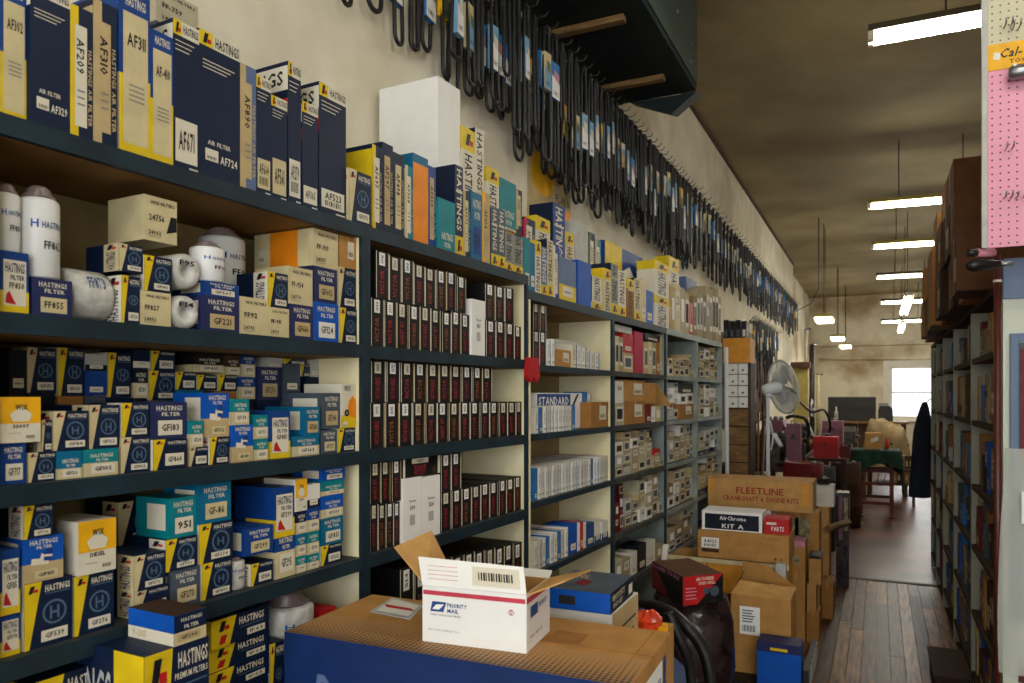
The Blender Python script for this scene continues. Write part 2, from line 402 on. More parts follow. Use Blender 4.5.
# ------------------------------------------------------------------ printed boxes
class Face:
    """a printed carton: body builder and its stuck-on label builder, in local axes x along the shelf, y into it, z up"""
    def __init__(s, w, d, h):
        s.w, s.d, s.h = w, d, h; s.b = MB(); s.l = MB()
    def fr(s, face, lay):
        w, d, h, e = s.w, s.d, s.h, 0.0005 * (lay + 1)
        if face == 'F': return Vector((-w / 2, -e, 0)), Vector((w, 0, 0)), Vector((0, 0, h))
        if face == 'L': return Vector((-w / 2 - e, d, 0)), Vector((0, -d, 0)), Vector((0, 0, h))
        if face == 'R': return Vector((w / 2 + e, 0, 0)), Vector((0, d, 0)), Vector((0, 0, h))
        return Vector((-w / 2, 0, h + e)), Vector((w, 0, 0)), Vector((0, d, 0))
    def body(s, m):
        w, d, h = s.w, s.d, s.h; s.b.box(-w / 2, w / 2, 0, d, 0, h, m)
        # the tuck flap line of the carton lid
    def pan(s, m, u0, v0, u1, v1, face='F', lay=0, part=False):
        s.pol(m, [(u0, v0), (u1, v0), (u1, v1), (u0, v1)], face, lay, part)
    def pol(s, m, pts, face='F', lay=0, part=False):
        o, x, y = s.fr(face, lay); (s.l if part else s.b).poly([o + x * a + y * c for a, c in pts], m)
    def txt(s, t, m, u0, v0, u1, v1, face='F', lay=1, rot=0, part=False):
        o, x, y = s.fr(face, lay); bb = s.l if part else s.b
        if rot == 0: bb.text(t, o + x * u0 + y * v0, x * (u1 - u0), y * (v1 - v0), m)
        elif rot == 90: bb.text(t, o + x * u1 + y * v0, y * (v1 - v0), x * (u0 - u1), m)
        else: bb.text(t, o + x * u0 + y * v1, y * (v0 - v1), x * (u1 - u0), m)
    def label(s, m, u0, v0, u1, v1, t=None, ink='ink', face='F', bars=False):
        s.pan(m, u0, v0, u1, v1, face, 1, True)
        du, dv = u1 - u0, v1 - v0
        if t: s.txt(t, ink, u0 + du * .14, v0 + dv * (.48 if bars else .3), u1 - du * .14, v0 + dv * (.85 if bars else .75), face, 2, 0, True)
        if bars:
            for i in range(9):
                a = u0 + du * (.15 + .08 * i); s.pan('ink', a, v0 + dv * .12, a + du * (.03 + .02 * (i % 3 == 0)), v0 + dv * .4, face, 2, True)
    def logo(s, u0, v0, u1, v1, face='F'):   # small striped badge
        du, dv = u1 - u0, v1 - v0
        s.pol('ink', [(u0 + du * .1, v0), (u0 + du * .45, v0), (u0 + du * .7, v1), (u0 + du * .3, v1)], face, 2)
        s.pan('red', u0 + du * .55, v0 + dv * .1, u0 + du * .95, v0 + dv * .5, face, 2)
def rn(a, b): return random.uniform(a, b)
def num(p, t): return t if t else p + str(random.randint(101, 989))
def st_H(f, o):     # navy, slanted yellow or cream stripe, round emblem
    f.body('navy'); c = o.get('c', random.choice(('yellow', 'yellow', 'cream')))
    f.pol(c, [(0, 0), (.10, 0), (.36, 1), (0, 1)]); f.logo(.05, .84, .28, .95)
    f.txt('HASTINGS', 'paper', .42, .83, .95, .93); f.pan('logoblue', .42, .79, .95, .805, lay=1)
    if f.h > f.w * .85:
        cx, cy, r = .62, .5, .26
        for k in range(16):
            a0, a1 = math.pi * k / 8, math.pi * (k + 1) / 8; q = f.w / f.h
            f.pol('logoblue', [(cx + r * math.cos(a0), cy + r * q * math.sin(a0)), (cx + r * math.cos(a1), cy + r * q * math.sin(a1)), (cx + r * .82 * math.cos(a1), cy + r * .82 * q * math.sin(a1)), (cx + r * .82 * math.cos(a0), cy + r * .82 * q * math.sin(a0))], lay=1)
        f.txt('H', 'logoblue', .52, .40, .72, .60)
        lv = (.07, .24)
    else: lv = (.12, .52)
    f.label('paper', .34, lv[0], .90, lv[1], num('GF', o.get('t')))
    f.pan('paper' if c == 'yellow' else 'cream', .55, 0, 1, 1, 'L'); f.txt('HASTINGS', 'purple', .62, .06, .9, .7, 'L', rot=90); f.logo(.62, .78, .95, .95, 'L')
    f.pan('yellow', .55, .72, 1, 1, 'L', -.4)
def st_N(f, o):     # tall navy air-filter box
    f.body(o.get('c', 'navy')); f.pan('yellow', 0, .90, .32, 1); f.logo(.06, .915, .28, .985); f.pan('paper', .32, .90, 1, 1); f.txt('HASTINGS', 'ink', .38, .925, .96, .98)
    for k in range(3): f.pan('paper', .08, .86 - .03 * k, .8 - .1 * k, .866 - .03 * k, lay=1)
    hi = o.get('l', rn(.2, .42))
    f.label('paper' if random.random() < .7 else 'cream', .08, .06, .92, hi, num('AF', o.get('t')), bars=o.get('bar', random.random() < .4))
    f.pan('paper', .6, .025, .95, .035, lay=1)
    f.pan('red', .6, .62, 1, .74, 'L'); f.pan('paper', 0, .80, 1, .97, 'L'); f.txt('HASTINGS', 'ink', .06, .84, .94, .94, 'L')
def st_A(f, o):     # wide navy box with printed number at the foot
    f.body('navy'); f.pan('yellow', 0, .90, .32, 1); f.logo(.06, .915, .28, .985); f.pan('paper', .32, .90, 1, 1); f.txt('HASTINGS', 'ink', .38, .915, .96, .985)
    for k in range(3): f.pan('paper', .08, .80 - .025 * k, .85 - .1 * k, .806 - .025 * k, lay=1)
    f.label('paper', .14, .13, .45, .21, None, bars=True); f.txt(o.get('t', 'AF724'), 'paper', .5, .13, .92, .185); f.txt('AIR FILTER', 'paper', .2, .24, .75, .27)
    f.pan('paper', 0, .82, 1, .97, 'L'); f.txt('HASTINGS', 'ink', .06, .86, .94, .94, 'L')
def st_Y(f, o):     # yellow bordered box with a big cream label
    f.body('blue'); f.pan('yellow', 0, 0, 1, .48); f.pan('blue', 0, .48, 1, 1, 'L')
    f.label(o.get('c', 'cream'), .12, .07, .92, .86, None)
    f.txt(num('AF', o.get('t')), 'ink', .24, .66, .84, .74, lay=2, part=True)
    for k in range(4): f.pan('grey', .3, .42 - .03 * k, .8, .43 - .03 * k, lay=2, part=True)
    f.pan('cream', .2, 0, 1, .48, 'L'); f.txt('HASTINGS', 'paper', .2, .90, .85, .96)
def st_V(f, o):     # narrow spine, label lettered top to bottom
    f.body(o.get('b', 'navy')); c = o.get('c', 'yellow'); f.pan(c, 0, 0, .36, 1)
    f.label(o.get('lc', 'paper'), .2, .1, .72, .86, None); f.txt(num('AF', o.get('t')), 'ink', .28, .5, .60, .76, lay=2, rot=-90, part=True)
    for k in range(3): f.pan('grey', .3, .36 - .05 * k, .62, .375 - .05 * k, lay=2, part=True)
    f.txt('HASTINGS AIR FILTER', 'tan', .78, .12, .94, .7, rot=-90); f.pan(c, .3, .05, 1, .95, 'L')
def st_B(f, o):     # plain blue older carton with tan label
    f.body(o.get('c', 'blue')); f.txt('HASTINGS', 'paper', .16, .78, .86, .90); f.txt('FILTER', 'paper', .3, .62, .8, .72)
    f.label(o.get('lc', 'tan'), .2, .1, .86, .5, num('GF', o.get('t')))
    f.pan('paper', .35, .2, .9, .85, 'L'); f.pan('lightgrey', .16, .76, .86, .765)
def st_T(f, o):     # coloured top half, cream bottom half
    c = o.get('c', random.choice(('teal', 'tealblue', 'blue'))); f.body(c); sp = o.get('sp', .5)
    f.pan('cream', 0, 0, 1, sp); f.pan('cream', 0, 0, 1, sp, 'L'); f.txt('HASTINGS', 'paper', .2, sp + .2, .85, sp + .34); f.txt('FILTER', 'paper', .36, sp + .06, .72, sp + .15)
    f.label('paper', .22, sp * .2, .9, sp * .9, num('GF', o.get('t')))
def st_D(f, o):     # blue box with a drawn filter above a tan band
    f.body('bright'); f.pan('tan', 0, 0, 1, .42); f.pan('tan', 0, 0, 1, .42, 'L'); f.txt('HASTINGS', 'paper', .18, .84, .86, .95); f.txt('FILTER', 'paper', .34, .74, .72, .81)
    f.pol('paper', [(.2, .40), (.62, .36), (.66, .50), (.46, .64), (.42, .52), (.22, .54)], lay=1); f.pol('blue', [(.5, .46), (.68, .44), (.74, .70), (.56, .72)], lay=2); f.pol('paper', [(.52, .55), (.71, .53), (.72, .58), (.53, .60)], lay=3)
    f.label('cream', .3, .06, .85, .24, num('GF', o.get('t'))); f.pan('paper', .4, .3, .9, .9, 'L', 1)
def st_R(f, o):     # blue frame, white panel, yellow foot
    f.body('blue'); f.pan('yellow', 0, 0, 1, .36); f.pan('yellow', .3, 0, 1, .36, 'L'); f.label('paper', .1, .12, .9, .86, None); f.txt('HASTINGS', 'purple', .16, .66, .84, .82, lay=2, part=True); f.txt('FILTER', 'purple', .34, .54, .84, .62, lay=2, part=True)
    f.pol('red', [(.16, .16), (.55, .14), (.42, .24), (.3, .36), (.2, .3)], lay=2, part=True); f.txt(num('GF', o.get('t')), 'ink', .3, .40, .82, .50, lay=2, part=True)
def st_W(f, o):     # cream carton
    c = o.get('c', 'cream'); f.body(c); f.txt('WIX FILTERS', 'ink', .18, .82, .92, .90); f.txt(num('FF-', o.get('t')), 'ink', .14, .46, .6, .6); f.txt('24' + str(random.randint(100, 999)), 'ink', .12, .14, .5, .24)
    f.pan('grey', .12, .09, .5, .105); 
    if o.get('side'): f.pan(o['side'], .28, 0, .75, 1, 'L'); f.label('paper', .08, .2, .2, .55, None, face='L', bars=True)
    if o.get('dk'): f.pol('black', [(.66, .22), (.98, .30), (.98, .62), (.80, .62)], lay=1)
def st_X(f, o):     # white and yellow carton
    f.body('paper'); f.pan('gold', 0, .42, 1, 1); f.pol('paper', [(.3, .46), (.7, .46), (.78, .62), (.5, .8), (.22, .62)], lay=1); f.txt('WIX', 'ink', .36, .72, .66, .84, lay=2); f.txt('33097' if not o.get('t') else o['t'], 'ink', .3, .32, .7, .40); f.pan('grey', .2, .2, .5, .21, lay=1)
    f.label('paper', .58, .06, .9, .3, None, bars=True); f.pan('paper', 0, 0, 1, 1, 'L')
def st_Z(f, o):     # white carton with an orange and yellow print
    f.body('paper'); f.pan('yellow', 0, 0, 1, .28); f.txt('WIX', 'ink', .2, .84, .62, .96); f.pol('orange', [(.4, .28), (.98, .22), (.98, .62), (.78, .74), (.5, .6)], lay=1)
    for r, m in ((.16, 'ink'), (.07, 'grey')): f.pol(m, [(.36 + r * math.cos(k * math.pi / 6), .34 + r * f.w / f.h * math.sin(k * math.pi / 6)) for k in range(12)], lay=2 if m == 'ink' else 3)
    f.label('paper', .1, .04, .4, .14, None, bars=True)
def st_K(f, o):     # slim black gasket box
    f.body('black'); f.pan('tan' if random.random() < .5 else 'paper', .93, .01, 1, .99); f.pan('umber', .78, .04, .88, .45); f.pan('paper', 0, .01, .05, .99)
    f.txt(random.choice(('VICTOR REINZ', 'VICTOR', 'GASKET SET')), random.choice(('kred', 'kred', 'kamber')), .27, .09, .58, .60, rot=90)
    f.label('white' if random.random() < .7 else 'paper', .22, .70, .66, .97, None); f.txt(str(random.randint(1000, 9999)), 'slate', .34, .75, .54, .92, lay=2, rot=90, part=True)
def st_S(f, o):     # thin white manual or ring-set box
    c = o.get('c', random.choice(('offwhite', 'white', 'white', 'paper', 'offwhite', 'white', 'skyblue'))); f.body(c); f.pan(random.choice(('postblue', 'skyblue', 'tan', 'grey')), .84, 0, 1, 1)
    f.txt(random.choice(('STANDARD', 'IGNITION', 'PARTS')), 'grey', .25, .35, .62, .82, rot=90); f.label('paper', .15, .08, .78, .2, None); f.pan('postblue', .15, .14, .78, .16, lay=2, part=True)
def st_G(f, o):     # small beige part carton with a dark end label
    c = o.get('c', random.choice(('beige', 'beige2', 'greycream', 'tan', 'kraft3', 'lightgrey'))); f.body(c)
    k = random.random()
    if k < .55: f.label('paper', .12, .18, .88, .84, None); f.pan(random.choice(('darknavy', 'ink', 'slate', 'umber')), .2, .28, .8, .74, lay=2, part=True)
    elif k < .8: f.label('paper', .2, .45, .86, .85, str(random.randint(10, 999)))
    else: f.label('white', .25, .25, .8, .75, None)
def st_P(f, o):     # plain coloured carton
    f.body(o.get('c', 'white')); f.pan(o.get('c', 'white'), .02, .48, .98, .49, 'L')
    if o.get('c2'): f.pan(o['c2'], 0, 0, 1, o.get('sp', .35))
    if o.get('t'): f.label(o.get('lc', 'paper'), .15, .2, .85, .55, o['t'], bars=True)
    elif o.get('lab', 1): f.label(o.get('lc', 'paper'), .2, .12, .8, .34, None); f.pan('grey', .3, .2, .7, .24, lay=2, part=True)
def st_C(f, o):     # cardboard carton with tape and a shipping label
    f.body(o.get('c', 'kraft')); f.pan('kraft3', .46, 0, .54, 1, 'T'); f.pan('kraft3', .46, .82, .54, 1, 'F')
    f.label('paper', .45, .3, .85, .85, None, bars=True)
def st_U(f, o):     # white box lettered upright
    f.body('white'); f.txt(o.get('t', '300'), 'ink', .36, .50, .62, .57); f.txt('Victor', 'ink', .3, .62, .7, .66); f.label('lightgrey', .34, .26, .62, .42, None)
def st_Q(f, o):     # HASTINGS lettered along the spine, yellow head
    f.body(o.get('c', 'paper')); f.pan('yellow', 0, .74, 1, 1) if not o.get('foot') else f.pan('yellow', 0, 0, 1, .22)
    v = (.05, .7) if not o.get('foot') else (.28, .96)
    f.txt('HASTINGS', o.get('ink', 'ink'), .22, v[0], .78, v[1], rot=-90); f.logo(.2, .80 if not o.get('foot') else .05, .85, .94 if not o.get('foot') else .18)
    f.pan('yellow', 0, .74, 1, 1, 'L') if not o.get('foot') else f.pan('navy', 0, .22, 1, 1, 'L')
    f.label('paper', .12, .7, .88, .73, None)
def st_E(f, o):     # half yellow, half blue printed carton
    f.body('blue'); f.pan('yellow', 0, 0, .42, 1); f.pol('paper', [(.45, .3), (.7, .25), (.78, .5), (.62, .72), (.44, .6)], lay=1); f.txt('HAST', 'paper', .8, .2, .93, .9, rot=-90); f.label('yellow', .02, .02, .3, .2, None)
def st_O(f, o):     # long low box with yellow end and navy lettered flank
    f.body('navy'); f.pol('yellow', [(0, 0), (.3, 0), (.42, 1), (0, 1)]); f.logo(.1, .55, .3, .9); f.txt('HASTINGS', 'paper', .46, .6, .9, .86); f.pan('logoblue', .48, .48, .9, .51, lay=1); f.label('paper', .6, .12, .92, .36, '1P63')
    f.pan('yellow', .0, 0, 1, 1, 'L')
    f.pol('red', [(.12, .1), (.22, .1), (.26, .4), (.16, .4)], lay=1)
STY = {k[3:]: v for k, v in globals().items() if k.startswith('st_')}
DESC = dict(H='navy filter box with {c} stripe', N='tall navy air-filter box', A='wide tall navy air-filter box', Y='tall yellow-framed cream-label box', V='narrow {c} and navy spine box', B='{c} filter carton with pale label',
    T='{c} and cream filter box', D='blue carton with drawn filter', R='blue, white and yellow carton', W='cream filter carton', X='white and yellow filter carton', Z='white carton with orange print', K='slim black gasket box', S='thin white parts box',
    G='small {c} part carton', P='{c} carton', C='brown cardboard carton', U='upright white box', Q='{c} spine-lettered box', E='half yellow half blue carton', O='long navy box with yellow end', can='white spin-on canister filter', roll='white canister filter lying down')
NAMEOF = dict(H='filter_box', N='air_filter_box', A='air_filter_box', Y='air_filter_box', V='air_filter_box', K='gasket_box', S='parts_box', G='part_carton', C='cardboard_carton', U='white_box', can='canister_filter', roll='canister_filter')
CNAME = dict(darknavy='dark navy', bright='bright blue', skyblue='sky blue', tealblue='teal blue', kraft='tan', kraft2='brown', kraft3='light brown', beige2='dull beige', greycream='grey cream', lightgrey='light grey', offwhite='off-white', darkred='dark red', paper='white', char='charcoal', steelblue='steel blue', dirtygreen='drab green', gold='golden')
def canister(w, h, o):
    """upright spin-on canister: rolled seam, shoulder, threaded mouth, sometimes a bagged top"""
    f = Face(w, w, h); r = w / 2; xf = Matrix.Translation((0, r, 0)); ch = o.get('cap', .12) * h; hb = h - ch
    f.b.lathe([(r * .90, 0), (r, .004), (r, hb * .93), (r * .96, hb * .97), (r * .8, hb)], 'wrap_white' if o.get('wrap') else 'canister_white', 24, xf)
    c = MB(); c.lathe([(r * .78, hb), (r * .82, hb + ch * .15), (r * .55, hb + ch * .55), (r * .6, hb + ch * .7), (r * .34, h), (0.0, h)], 'cap_grey', 16, xf)
    f.cap = c
    t = MB()   # lettering printed round the body
    def wraptext(st, z, hh, m, a0, span):
        q = MB(); q.text(st, (0, 0, 0), (1, 0, 0), (0, 1, 0), m)
        q.v = [(math.sin(a0 + span * p[0]) * (r + .0006), r - math.cos(a0 + span * p[0]) * (r + .0006), z + p[1] * hh) for p in q.v]
        t.grid(q.v, q.f, m, False)
    wraptext('HASTINGS', hb * .62, hb * .08, 'postblue', -.35, 1.3); wraptext(o.get('t', 'FF86'), hb * .36, hb * .10, 'ink', -.25, 1.0); wraptext('H', hb * .62, hb * .10, 'bright', -.85, .35)
    f.l = t
    return f
def roll(w, h, o):
    """canister lying with its round end towards the aisle (or along the shelf)"""
    f = Face(w, o.get('d', .13), h); r = min(w, h) / 2; d = o.get('d', .13)
    if o.get('along'):
        xf = Matrix.Translation((-w / 2, h / 2, h / 2)) @ Matrix.Rotation(math.pi / 2, 4, 'Y'); r = h / 2; d = w
    else: xf = Matrix.Translation((0, 0, r)) @ Matrix.Rotation(-math.pi / 2, 4, 'X')
    f.b.lathe([(0.0, .012), (r * .3, .012), (r * .34, .004), (r * .78, .001), (r * .97, .006), (r, .014), (r, d - .01), (r * .9, d)], 'wrap_white', 24, xf)
    f.cap = None
    if not o.get('along'): f.l.text('F' + str(random.randint(10, 99)), (-r * .5, -.0005 + .001, r * 1.3), (r, 0, 0), (0, 0, r * .3), 'ink')
    else:
        q = MB(); q.text(o.get('t', 'FF873'), (0, 0, 0), (1, 0, 0), (0, 1, 0), 'postblue')
        f.l.grid([(-w * .12 + p[0] * w * .38, h / 2 - math.cos(.5 + .5 * (p[1] - .5)) * (r + .0006), h / 2 + math.sin(.5 + .5 * (p[1] - .5)) * (r + .0006)) for p in q.v], q.f, 'postblue', False)
    return f
def parse(tok):
    o = {}
    for t in tok:
        k, v = t.split('=')
        try: v = float(v) if k in ('q', 'd', 'l', 'sp', 'cap', 'lean', 'rz') else (int(v) if k in ('bar', 'wrap', 'along', 'dk', 'foot', 'lab') else v)
        except ValueError: pass
        o[k] = v
    return o
ALLT = []
def shelf_row(ui, j, text, loc, tol=.03, maxh=None, dflt=None, fill='P', qlo=.018):
    """place the things of one shelf: every line is style, left and right edge, top and foot as seen, options"""
    u = UN[ui]; zb0 = u['b'][j] + .0006; items = []
    s_lo, s_hi = (u['s'][0] + .0185, u['s'][1] - .0185) if j > 0 else (-9, 9)
    zroof = u['b'][j - 1] - .036 if j > 0 else 9
    for ln in text.strip().splitlines():
        tk = ln.split()
        if not tk: continue
        st, x0, x1, yt, yb = tk[0], *map(float, tk[1:5]); o = dict(dflt or {}); o.update(parse(tk[5:]))
        q = o.get('q', qlo + rn(0, .006)); xm = (x0 + x1) / 2
        sa = sh(x0, (yt + yb) / 2, q)[0]; sb = sh(x1, (yt + yb) / 2, q)[0]
        zt = sh(xm, yt, q)[1]; zb = sh(xm, yb, q)[1]
        sa = max(sa, s_lo); sb = min(sb, s_hi)
        if sb - sa < .006: continue
        zt = min(zt, zroof - .002)
        items.append(dict(st=st, sa=sa, sb=sb, zt=zt, zb=zb, q=q, d=min(o.get('d', rn(.095, .115)), (DEP - .012 if j else (1.62 + EX * sa) / NX - XS - .012) - q), o=o))
    items.sort(key=lambda a: a['zb'])
    done = []
    for a in items:
        if abs(a['zb'] - zb0) < tol or a['zb'] < zb0: a['zb'] = zb0; a['lv'] = 0
        else:
            best = None
            for p in done:
                ov = min(a['sb'], p['sb']) - max(a['sa'], p['sa'])
                if ov > .004 and min(a['q'] + a['d'], p['q'] + p['d']) - max(a['q'], p['q']) > .004 and (ov > .3 * min(a['sb'] - a['sa'], p['sb'] - p['sa']) or p['zt'] < a['zb'] + .02):
                    if p['zt'] < a['zt'] - .012 and (best is None or p['zt'] > best['zt']): best = p
            if best and abs(best['zt'] - a['zb']) < .045: a['zb'] = best['zt'] + .0006; a['lv'] = best['lv'] + 1
            elif best and best['zt'] > a['zb']: a['zb'] = best['zt'] + .0006; a['lv'] = best['lv'] + 1
            else:       # something it stands on, mostly hidden
                z0 = best['zt'] + .0006 if best else zb0; l0 = best['lv'] + 1 if best else 0
                if a['zb'] - z0 > .012:
                    p = dict(st=fill, sa=a['sa'] + .001, sb=a['sb'] - .001, zt=a['zb'] - .0006, zb=z0, q=a['q'] + .002, d=a['d'] - .002, o={'c': random.choice(('darknavy', 'navy', 'kraft2', 'slate')), 'lab': 1}, lv=l0)
                    done.append(p); a['lv'] = l0 + 1
                else: a['zb'] = z0; a['lv'] = l0
        if a['zt'] - a['zb'] < .01: a['zt'] = a['zb'] + .012
        done.append(a)
    # neighbours share the room they have
    for i, a in enumerate(done):
        for p in done[i + 1:]:
            if min(a['zt'], p['zt']) - max(a['zb'], p['zb']) > .003 and min(a['q'] + a['d'], p['q'] + p['d']) - max(a['q'], p['q']) > 0:
                ov = min(a['sb'], p['sb']) - max(a['sa'], p['sa'])
                if ov > -.0006:
                    l, r = (a, p) if a['sa'] + a['sb'] < p['sa'] + p['sb'] else (p, a)
                    if abs(l['q'] - r['q']) > .05:    # one stands behind the other: push it back
                        fr_, bk = (l, r) if l['q'] < r['q'] else (r, l)
                        fr_['d'] = min(fr_['d'], bk['q'] - fr_['q'] - .002)
                        if fr_['d'] > .02: continue
                    m_ = (max(l['sa'], r['sa']) + min(l['sb'], r['sb'])) / 2
                    if l['sa'] < m_ < l['sb'] : l['sb'] = m_ - .0006
                    if r['sa'] < m_ < r['sb']: r['sa'] = m_ + .0006
    cnt = {}
    for a in sorted(done, key=lambda a: (a['sa'] + a['sb'])):
        w, h, d = a['sb'] - a['sa'], a['zt'] - a['zb'], a['d']
        if w < .004 or d < .015 or h < .008: continue
        tier = 'back row' if a['q'] > .1 and not a['o'].get('front') else ('bottom layer', 'second layer', 'third layer', 'fourth layer', 'fifth layer', 'sixth layer', 'seventh layer', 'eighth layer')[min(a['lv'], 7)]
        if tier == 'back row' and a['lv'] > 0: tier = 'upper back row'
        if j == 0: tier = 'back' if a['q'] > .1 else ('front' if a['lv'] == 0 else 'stacked')
        make_item(a, w, d, h, tier, loc, cnt)
def make_item(a, w, d, h, tier, loc, cnt):
    st, o = a['st'], a['o']
    if st == 'can': f = canister(w, h, o)
    elif st == 'roll': f = roll(w, h, o)
    else:
        f = Face(w, d, h); f.cap = None
        if st in ('H',) and 'c' not in o: o['c'] = random.choice(('yellow', 'yellow', 'cream'))
        if st == 'T' and 'c' not in o: o['c'] = random.choice(('teal', 'tealblue', 'blue'))
        if st == 'G' and 'c' not in o: o['c'] = random.choice(('beige', 'beige', 'beige2', 'greycream', 'tan', 'kraft3', 'lightgrey'))
        STY[st](f, o)
    dc = {'B': 'blue', 'V': 'yellow', 'P': 'white', 'Q': 'white'}.get(st, '')
    c = o.get('c', dc); c = CNAME.get(c, c)
    r = f.b.build(NAMEOF.get(st, 'filter_box' if st in 'BTDRWXZOE' else 'parts_box'), None, sw((a['sa'] + a['sb']) / 2, a['q'], a['zb']), RZ + math.radians(o['rz'] if 'rz' in o else (rn(-.5, .5) if d < .12 and w > .04 else 0)))
    if f.l.v: f.l.build('label' if st not in ('can', 'roll') else 'printed_lettering', r)
    if f.cap: f.cap.build('threaded_cap', r)
    k = cnt.get(tier, 0); cnt[tier] = k + 1
    desc = DESC[st].format(c=c)
    tag(r, f"{desc}, {ordn(k)} from left, {tier}, {loc}", 'canister' if st in ('can', 'roll') else 'box', f"boxes on {loc}")
    ALLT.append(r)
def run(st, x0, x1, n, yt0, yt1, yb0, yb1, opt='', skip=(), jit=1.5, gap=0):
    out = []
    # equal steps along the shelf look shorter with distance
    U0, U1 = 1 / (915 - x0), 1 / (915 - x1)
    xs = [915 - 1 / (U0 + (U1 - U0) * i / n) for i in range(n + 1)]
    for i in range(n):
        if i in skip: continue
        k = (xs[i] + xs[i + 1]) / 2; t = (k - x0) / (x1 - x0)
        out.append(f"{st} {xs[i]:.2f} {xs[i+1]-gap:.2f} {yt0+(yt1-yt0)*t+rn(-jit,jit):.2f} {yb0+(yb1-yb0)*t:.2f} {opt}")
    return '\n'.join(out) + '\n'
# ------------------------------------------------------------------ top of the shelving
TOPS = '''
Y 0 28 -16 112 q=.03 d=.2 t=AF302
A 29 70 -14 120 q=.02 d=.24 t=AF329
V 70 93 8 129 q=.02 d=.22 c=yellow t=AF209
V 93 117 3 137 q=.02 d=.22 c=tan lc=tan t=AF310
Y 119 150 -8 146 q=.02 d=.2 t=AF311
Y 150 173 33 155 q=.02 d=.2 t=AF-410
N 173 199 24 165 q=.02 d=.24
A 199 240 38 180 q=.02 d=.24 t=AF724
V 240 256 66 187 q=.02 d=.2 c=tan lc=tan b=steelblue t=AF890
N 256 271 78 191 q=.02 d=.2
N 271 287 98 196 q=.02 d=.13
N 288 301 64 200 q=.02 d=.25
N 302 318 104 206 q=.02 d=.2
N 319 346 88 215 q=.02 d=.25 l=.2
W 156 198 -4 30 q=.165 d=.11 c=greycream
'''
shelf_row(0, 0, TOPS, 'shelf top, nearest unit', tol=.05)
TOPS2 = '''
H 349 371 172 223 q=.012 d=.09 c=cream
V 372 382 146 228 q=.02 d=.2 c=yellow
V 382 393 144 233 q=.02 d=.2 c=navy lc=tan
V 393 404 154 237 q=.02 d=.2 c=navy lc=cream
V 405 412.5 166 240 q=.02 d=.12 c=cream b=teal
P 413 428 156 244 q=.02 d=.12 c=tealblue c2=orange sp=.9 lab=0
V 428 437 167 247 q=.02 d=.12 c=blue lc=tan b=blue
T 437 455 200 251 q=.012 d=.06 c=teal sp=.02
Q 455 463 166 255 q=.02 d=.1 c=navy ink=paper foot=1
V 463 470 191 259 q=.02 d=.12 c=tan lc=cream
B 471 482 193 264 q=.02 d=.12 c=tealblue lc=blue
V 482 490 193 266 q=.02 d=.12 c=gold lc=tan b=tan
Q 491 498 208 268 q=.02 d=.1 c=slate ink=paper foot=1
Q 498 505 210 271 q=.02 d=.1 c=slate ink=paper foot=1
Q 505 513 233 273 q=.02 d=.1 c=grey ink=ink foot=1
Q 513 523 237 276 q=.02 d=.1 c=grey ink=ink foot=1
P 438 460 83 220 q=.15 d=.25 c=white lab=0 
Q 462 475 129 215 q=.145 d=.1 c=paper
Q 475 484 130 215 q=.145 d=.1 c=paper foot=1
Q 487 499 169 225 q=.145 d=.1 c=paper
T 500 516 181 230 q=.145 d=.1 c=teal sp=.05
V 516 522 190 230 q=.145 d=.1 c=tan lc=cream
'''
shelf_row(1, 0, TOPS2, 'shelf top, second unit', tol=.06)
TOPS3 = '''
P 524 530 238 283 q=.02 c=teal
P 530 535 243 284 q=.02 c=tealblue
Q 535 541 241 287 q=.02
Q 541 547 247 289 q=.02 c=steelblue ink=paper foot=1
Q 547 553 240 292 q=.02 c=cream foot=1
V 553 559 246 293 q=.02 c=paper b=blue
P 559 576 259 297 q=.02 c=steelblue c2=yellow sp=.38
P 578 591 262 302 q=.02 c=bright lab=0
Q 592 602 277 305 q=.02 c=paper foot=1
Q 536 550 218 270 q=.15 d=.1
Q 553 565 205 280 q=.15 d=.12 c=blue ink=paper foot=1
V 524 535 219 270 q=.15 d=.1 c=crimson
Q 565 574 233 280 q=.15 d=.1 c=cream
P 575 588 223 290 q=.15 d=.12 c=lightgrey lab=0
V 589 595 233 290 q=.15 d=.1 c=dirtygreen
V 595 601 240 290 q=.15 d=.1 c=tan b=teal
Q 604 611 269 309 q=.02 c=cream
Q 611 618 264 311 q=.02 c=grey ink=ink foot=1
Q 618 626 271 313 q=.02 c=paper foot=1
'''
shelf_row(2, 0, TOPS3, 'shelf top, third unit', tol=.06)
TOPS4 = '''
Q 627 634 279 317 q=.02 c=kraft2 foot=0
Q 634 641 279 319 q=.02 c=cream foot=1
E 605 642.5 249 305 q=.15 d=.1
V 643 651 263 300 q=.15 d=.1 c=yellow b=cream
P 641 646 280 321 q=.02 c=cream
P 646 653 291 323 q=.02 c=bright
Q 655 669 297 326 q=.02 c=paper
Q 655 669 263 297 q=.02 c=paper
Q 669 679 258 310 q=.15 d=.1 c=paper
G 671 675 287 330 q=.02 c=tan
G 675 680 284 331 q=.02 c=cream
G 680 685 288 332 q=.02 c=greycream
G 685 689 293 333 q=.02 c=tan
P 686 697 279 315 q=.15 d=.08 c=steelblue
P 689 693 303 334 q=.02 c=red
'''
shelf_row(3, 0, TOPS4, 'shelf top, fourth unit', tol=.06)
def loose_top(ui, x0, x1, n, yt, yb, loc):
    t = run('G', x0, x1, n, yt[0], yt[1], yb[0], yb[1], 'q=.02', jit=5)
    shelf_row(ui, 0, t, loc, tol=.08)
loose_top(4, 693.5, 703, 3, (294, 292), (335, 337), 'shelf top, fifth unit')
loose_top(5, 703, 721, 6, (291, 292), (338, 342), 'shelf top, furthest unit')
